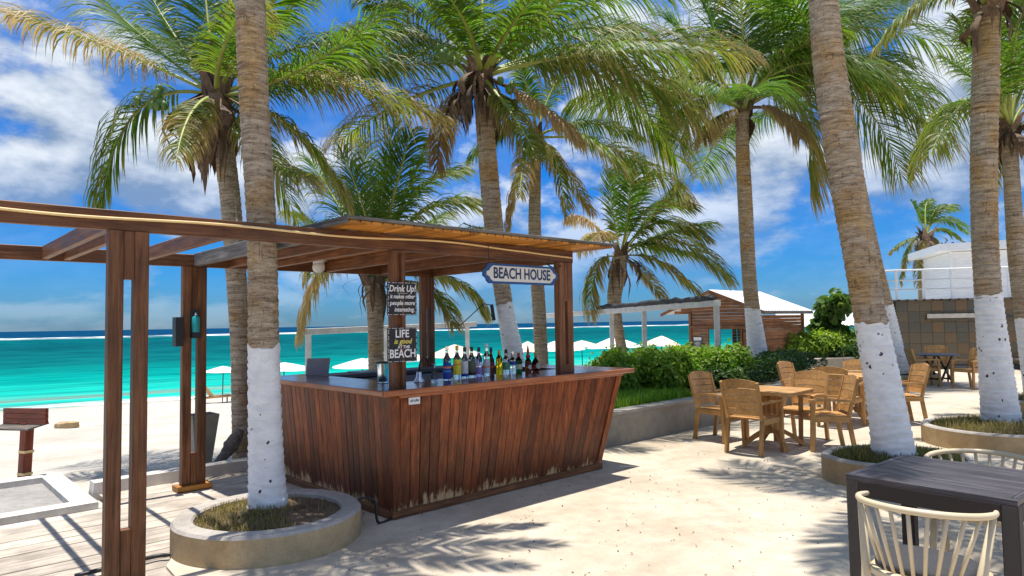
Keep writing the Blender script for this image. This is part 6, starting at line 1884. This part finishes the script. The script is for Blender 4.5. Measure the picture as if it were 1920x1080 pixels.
MB().lathe([(0.10, 0.0), (0.11, 0.05), (0.17, 0.3), (0.10, 0.9), (0.03, 1.15)], 10).build('cloth', plain('green_cloth', (0.02, 0.20, 0.12), 0.8), fl, smooth=True)

# ------------------------------------------------------------------ the beach


def umbrella(x, y, label, r=1.35, top=1.95, tilt=0.0, h=0.36, zb=None):
    z = ground_z(x, y) if zb is None else zb
    o = empty('beach_umbrella', (x, y, z), random.uniform(0, 1), label, 'beach umbrella', 'white beach umbrellas on the sand')
    m = MB(); n = 8
    vs = [(0, 0, top)]; fs = []
    R_ = 4
    for q in range(1, R_ + 1):
        f = q / R_
        for k in range(n * 2):
            a = math.pi * 2 * k / (n * 2)
            rr = r * f * (1.0 if k % 2 == 0 else 0.955)
            vs.append((rr * math.cos(a), rr * math.sin(a), top - h * f ** 1.15 - (0.012 if k % 2 else 0)))
    k_ = n * 2
    fs += [(0, 1 + k, 1 + (k + 1) % k_) for k in range(k_)]
    for q in range(R_ - 1):
        for k in range(k_):
            k2 = (k + 1) % k_
            fs.append((1 + q * k_ + k, 1 + q * k_ + k_ + k, 1 + q * k_ + k_ + k2, 1 + q * k_ + k2))
    m.add(vs, fs); m.build('canopy', MAT['umbrella_cream' if 'cream' in label else 'umbrella_cloth'], o)
    o.rotation_euler.x, o.rotation_euler.y = random.uniform(-0.05, 0.05), random.uniform(-0.05, 0.05)
    MB().tube([(0, 0, -0.1), (0, 0, top)], 0.024, 8).build('pole', MAT['black_metal'], o, smooth=True)
    for k in range(4):
        a = k * math.pi / 2
        MB().tube([(0, 0, top - h * 1.2), (r * 0.55 * math.cos(a), r * 0.55 * math.sin(a), top - h * 0.55)], 0.012, 5).build('strut', MAT['black_metal'], o)
    return o


def px_ground(k, d): return (k * d, d)


umbrella(-15.6, 36.6, 'open white beach umbrella at the water edge above the loungers', 1.05, 1.92, h=0.30)
umbrella(-9.6, 28.5, 'white beach umbrella seen left of the grey panel behind the bar', 1.55, 1.75, h=0.33)
umbrella(-7.4, 33.5, 'white beach umbrella just right of the grey panel, partly behind the bar', 1.5, 1.85, h=0.4)
umbrella(-4.3, 25.0, 'white beach umbrella behind the mixing jar and the bar post', 1.5, 1.95, h=0.5)
umbrella(-2.0, 24.0, 'cream beach umbrella showing behind the bottles beside the rear bar post', 1.0, 1.95, h=0.40)
umbrella(0.55, 26.5, 'cream beach umbrella behind the middle of the bottle row', 0.75, 2.0, h=0.42)
umbrella(2.05, 30.0, 'white beach umbrella showing right of the slim palm trunk', 1.2, 2.1, h=0.42)
umbrella(3.7, 36.0, 'cream beach umbrella low on the sand left of the right bar post', 1.2, 2.2, h=0.35)
umbrella(4.1, 27.0, 'white beach umbrella showing above the hedge right of the bar', 1.15, 2.0, h=0.42)
umbrella(6.3, 29.0, 'small cream umbrella tip rising over the hedge near the white pergola', 0.9, 2.0, h=0.40)


def lounger(x, y, rz, label, frame, cloth):
    z = ground_z(x, y)
    o = empty('sun_lounger', (x, y, z), rz, label, 'sun lounger', 'loungers on the beach')
    for s in (-1, 1):
        beam('side_rail', (-0.95, s * 0.3, 0.32), (0.95, s * 0.3, 0.32), 0.05, 0.07, frame, o)
        for q in (-0.75, 0.8): beam('leg', (q, s * 0.3, -0.05), (q, s * 0.3, 0.30), 0.06, 0.05, frame, o, up=(0, 1, 0))
    for k in range(9):
        beam('slat', (-0.1 + k * 0.12, -0.29, 0.36), (-0.1 + k * 0.12, 0.29, 0.36), 0.10, 0.02, cloth, o)
    for k in range(7):
        q = k * 0.12
        beam('back_slat', (-0.2 - q * 0.62, -0.29, 0.39 + q * 0.80), (-0.2 - q * 0.62, 0.29, 0.39 + q * 0.80), 0.1, 0.02, cloth, o, up=(0.8, 0, 0.62))
    return o


lounger(-15.55, 35.6, R(50), 'wooden slatted sun lounger with raised back under the umbrella', MAT['chair_wood'], MAT['chair_wood'])
lounger(-13.4, 35.2, R(200), 'dark blue grey sun lounger beside the leaning palm trunk', MAT['steel'], MAT['slate_panel'])

zs = ground_z(-5.82, 8.11)
bs = empty('beach_sign', (-5.80, 8.11, zs), R(-22), 'dark red wooden lectern board on a post in the sand at the left edge', 'sign')
beam('post', (0, 0, -0.1), (0.05, 0.0, 0.76), 0.105, 0.105, MAT['sign_wood'], bs, up=(0, 1, 0))
for k in range(3):
    beam('board', (-0.34, -0.02, 0.765 + k * 0.062), (0.42, -0.02, 0.785 + k * 0.062), 0.035, 0.060, MAT['sign_wood'], bs)
MB().hexa([(-0.32, 0.02, 0.735), (0.40, 0.02, 0.755), (0.26, -0.14, 0.69), (-0.42, -0.14, 0.67)], [(-0.32, 0.02, 0.753), (0.40, 0.02, 0.773), (0.26, -0.14, 0.708), (-0.42, -0.14, 0.688)]).build('shelf', MAT['drift'], bs)
for z in (0.16, 0.42):
    MB().box((0.01 + z * 0.07, 0, z), (0.112, 0.112, 0.03)).build('rope_band', MAT['cord'], bs)

pt = empty('planter_pot', (-3.98, 8.72, -0.10), ANG, 'tall tapered grey concrete pot on the sand behind the rear post', 'pot')
m = MB()
def sq(h_, z): return [(-h_, -h_, z), (h_, -h_, z), (h_, h_, z), (-h_, h_, z)]
m.hexa(sq(0.09, 0), sq(0.165, 0.66)); m.build('pot', MAT['planter_wall'], pt)
MB().hexa(sq(0.13, 0.62), sq(0.13, 0.664)).build('soil', MAT['soil'], pt)

dwp = smooth_path([(-3.70, 8.25, -0.08, 0.022), (-3.56, 8.24, 0.04, 0.050), (-3.45, 8.24, 0.17, 0.075), (-3.37, 8.26, 0.30, 0.085), (-3.31, 8.29, 0.42, 0.05)], 16)
g = np.random.default_rng(3)
m = MB(); m.tube([p[:3] for p in dwp], [float(p[3]) * (1 + g.normal(0, 0.06)) for p in dwp], 9)
tag(m.build('driftwood', MAT['drift'], smooth=True), 'grey curved driftwood log leaning against the foot of the leaning palm', 'driftwood')
zr = ground_z(-13.2, 20.2)
m = MB(); g = np.random.default_rng(5)
vs = []
for i, (rr, z) in enumerate(((0.26, -0.05), (0.30, 0.08), (0.27, 0.17), (0.12, 0.2))):
    for k in range(10):
        a = 2 * math.pi * k / 10; e = 1 + g.normal(0, 0.07)
        vs.append((rr * 1.25 * e * math.cos(a), rr * 0.7 * e * math.sin(a), z * (1 + g.normal(0, 0.12))))
fs = [tuple(range(30, 40))]
for i in range(3):
    for k in range(10):
        k2 = (k + 1) % 10
        fs.append((i * 10 + k, i * 10 + k2, i * 10 + 10 + k2, i * 10 + 10 + k))
tag(m.add(vs, fs).build('rock', MAT['planter_side'], None, (-13.2, 20.2, zr - 0.02)), 'single weathered block lying on the sand behind the lectern board', 'rock')

cb = smooth_path([(-1.28, 5.62, 0.235), (-1.22, 5.66, 0.235), (-1.16, 5.70, 0.19), (-1.14, 5.72, 0.02), (-1.05, 5.85, 0.012), (-0.98, 6.0, 0.012)], 30)
tag(MB().tube([tuple(p) for p in cb], 0.011, 6).build('ground_cable', MAT['black'], smooth=True), 'black cable crossing the rim of the near planter towards the bar', 'cable')
cb = smooth_path([(-2.95, 4.62, 0.012), (-2.75, 4.80, 0.02), (-2.60, 4.98, 0.014), (-2.50, 5.02, 0.016), (-2.44, 5.16, 0.014), (-2.42, 5.30, 0.014)], 30)
tag(MB().tube([tuple(p) for p in cb], 0.016, 6).build('ground_cable', MAT['black'], smooth=True), 'black cable lying over the edge of the boardwalk by the near post', 'cable')

# fallen scraps on the terrace
g = np.random.default_rng(12)
n = 620
P = np.stack([g.uniform(-1.6, 4.2, n), g.uniform(3.6, 9.0, n), np.full(n, 0.004)], 1)
leaves('leaf_litter', P, np.tile([0, 0, 1.0], (n, 1)), 0.020, MAT['sheath'], None, 3, 0.55)
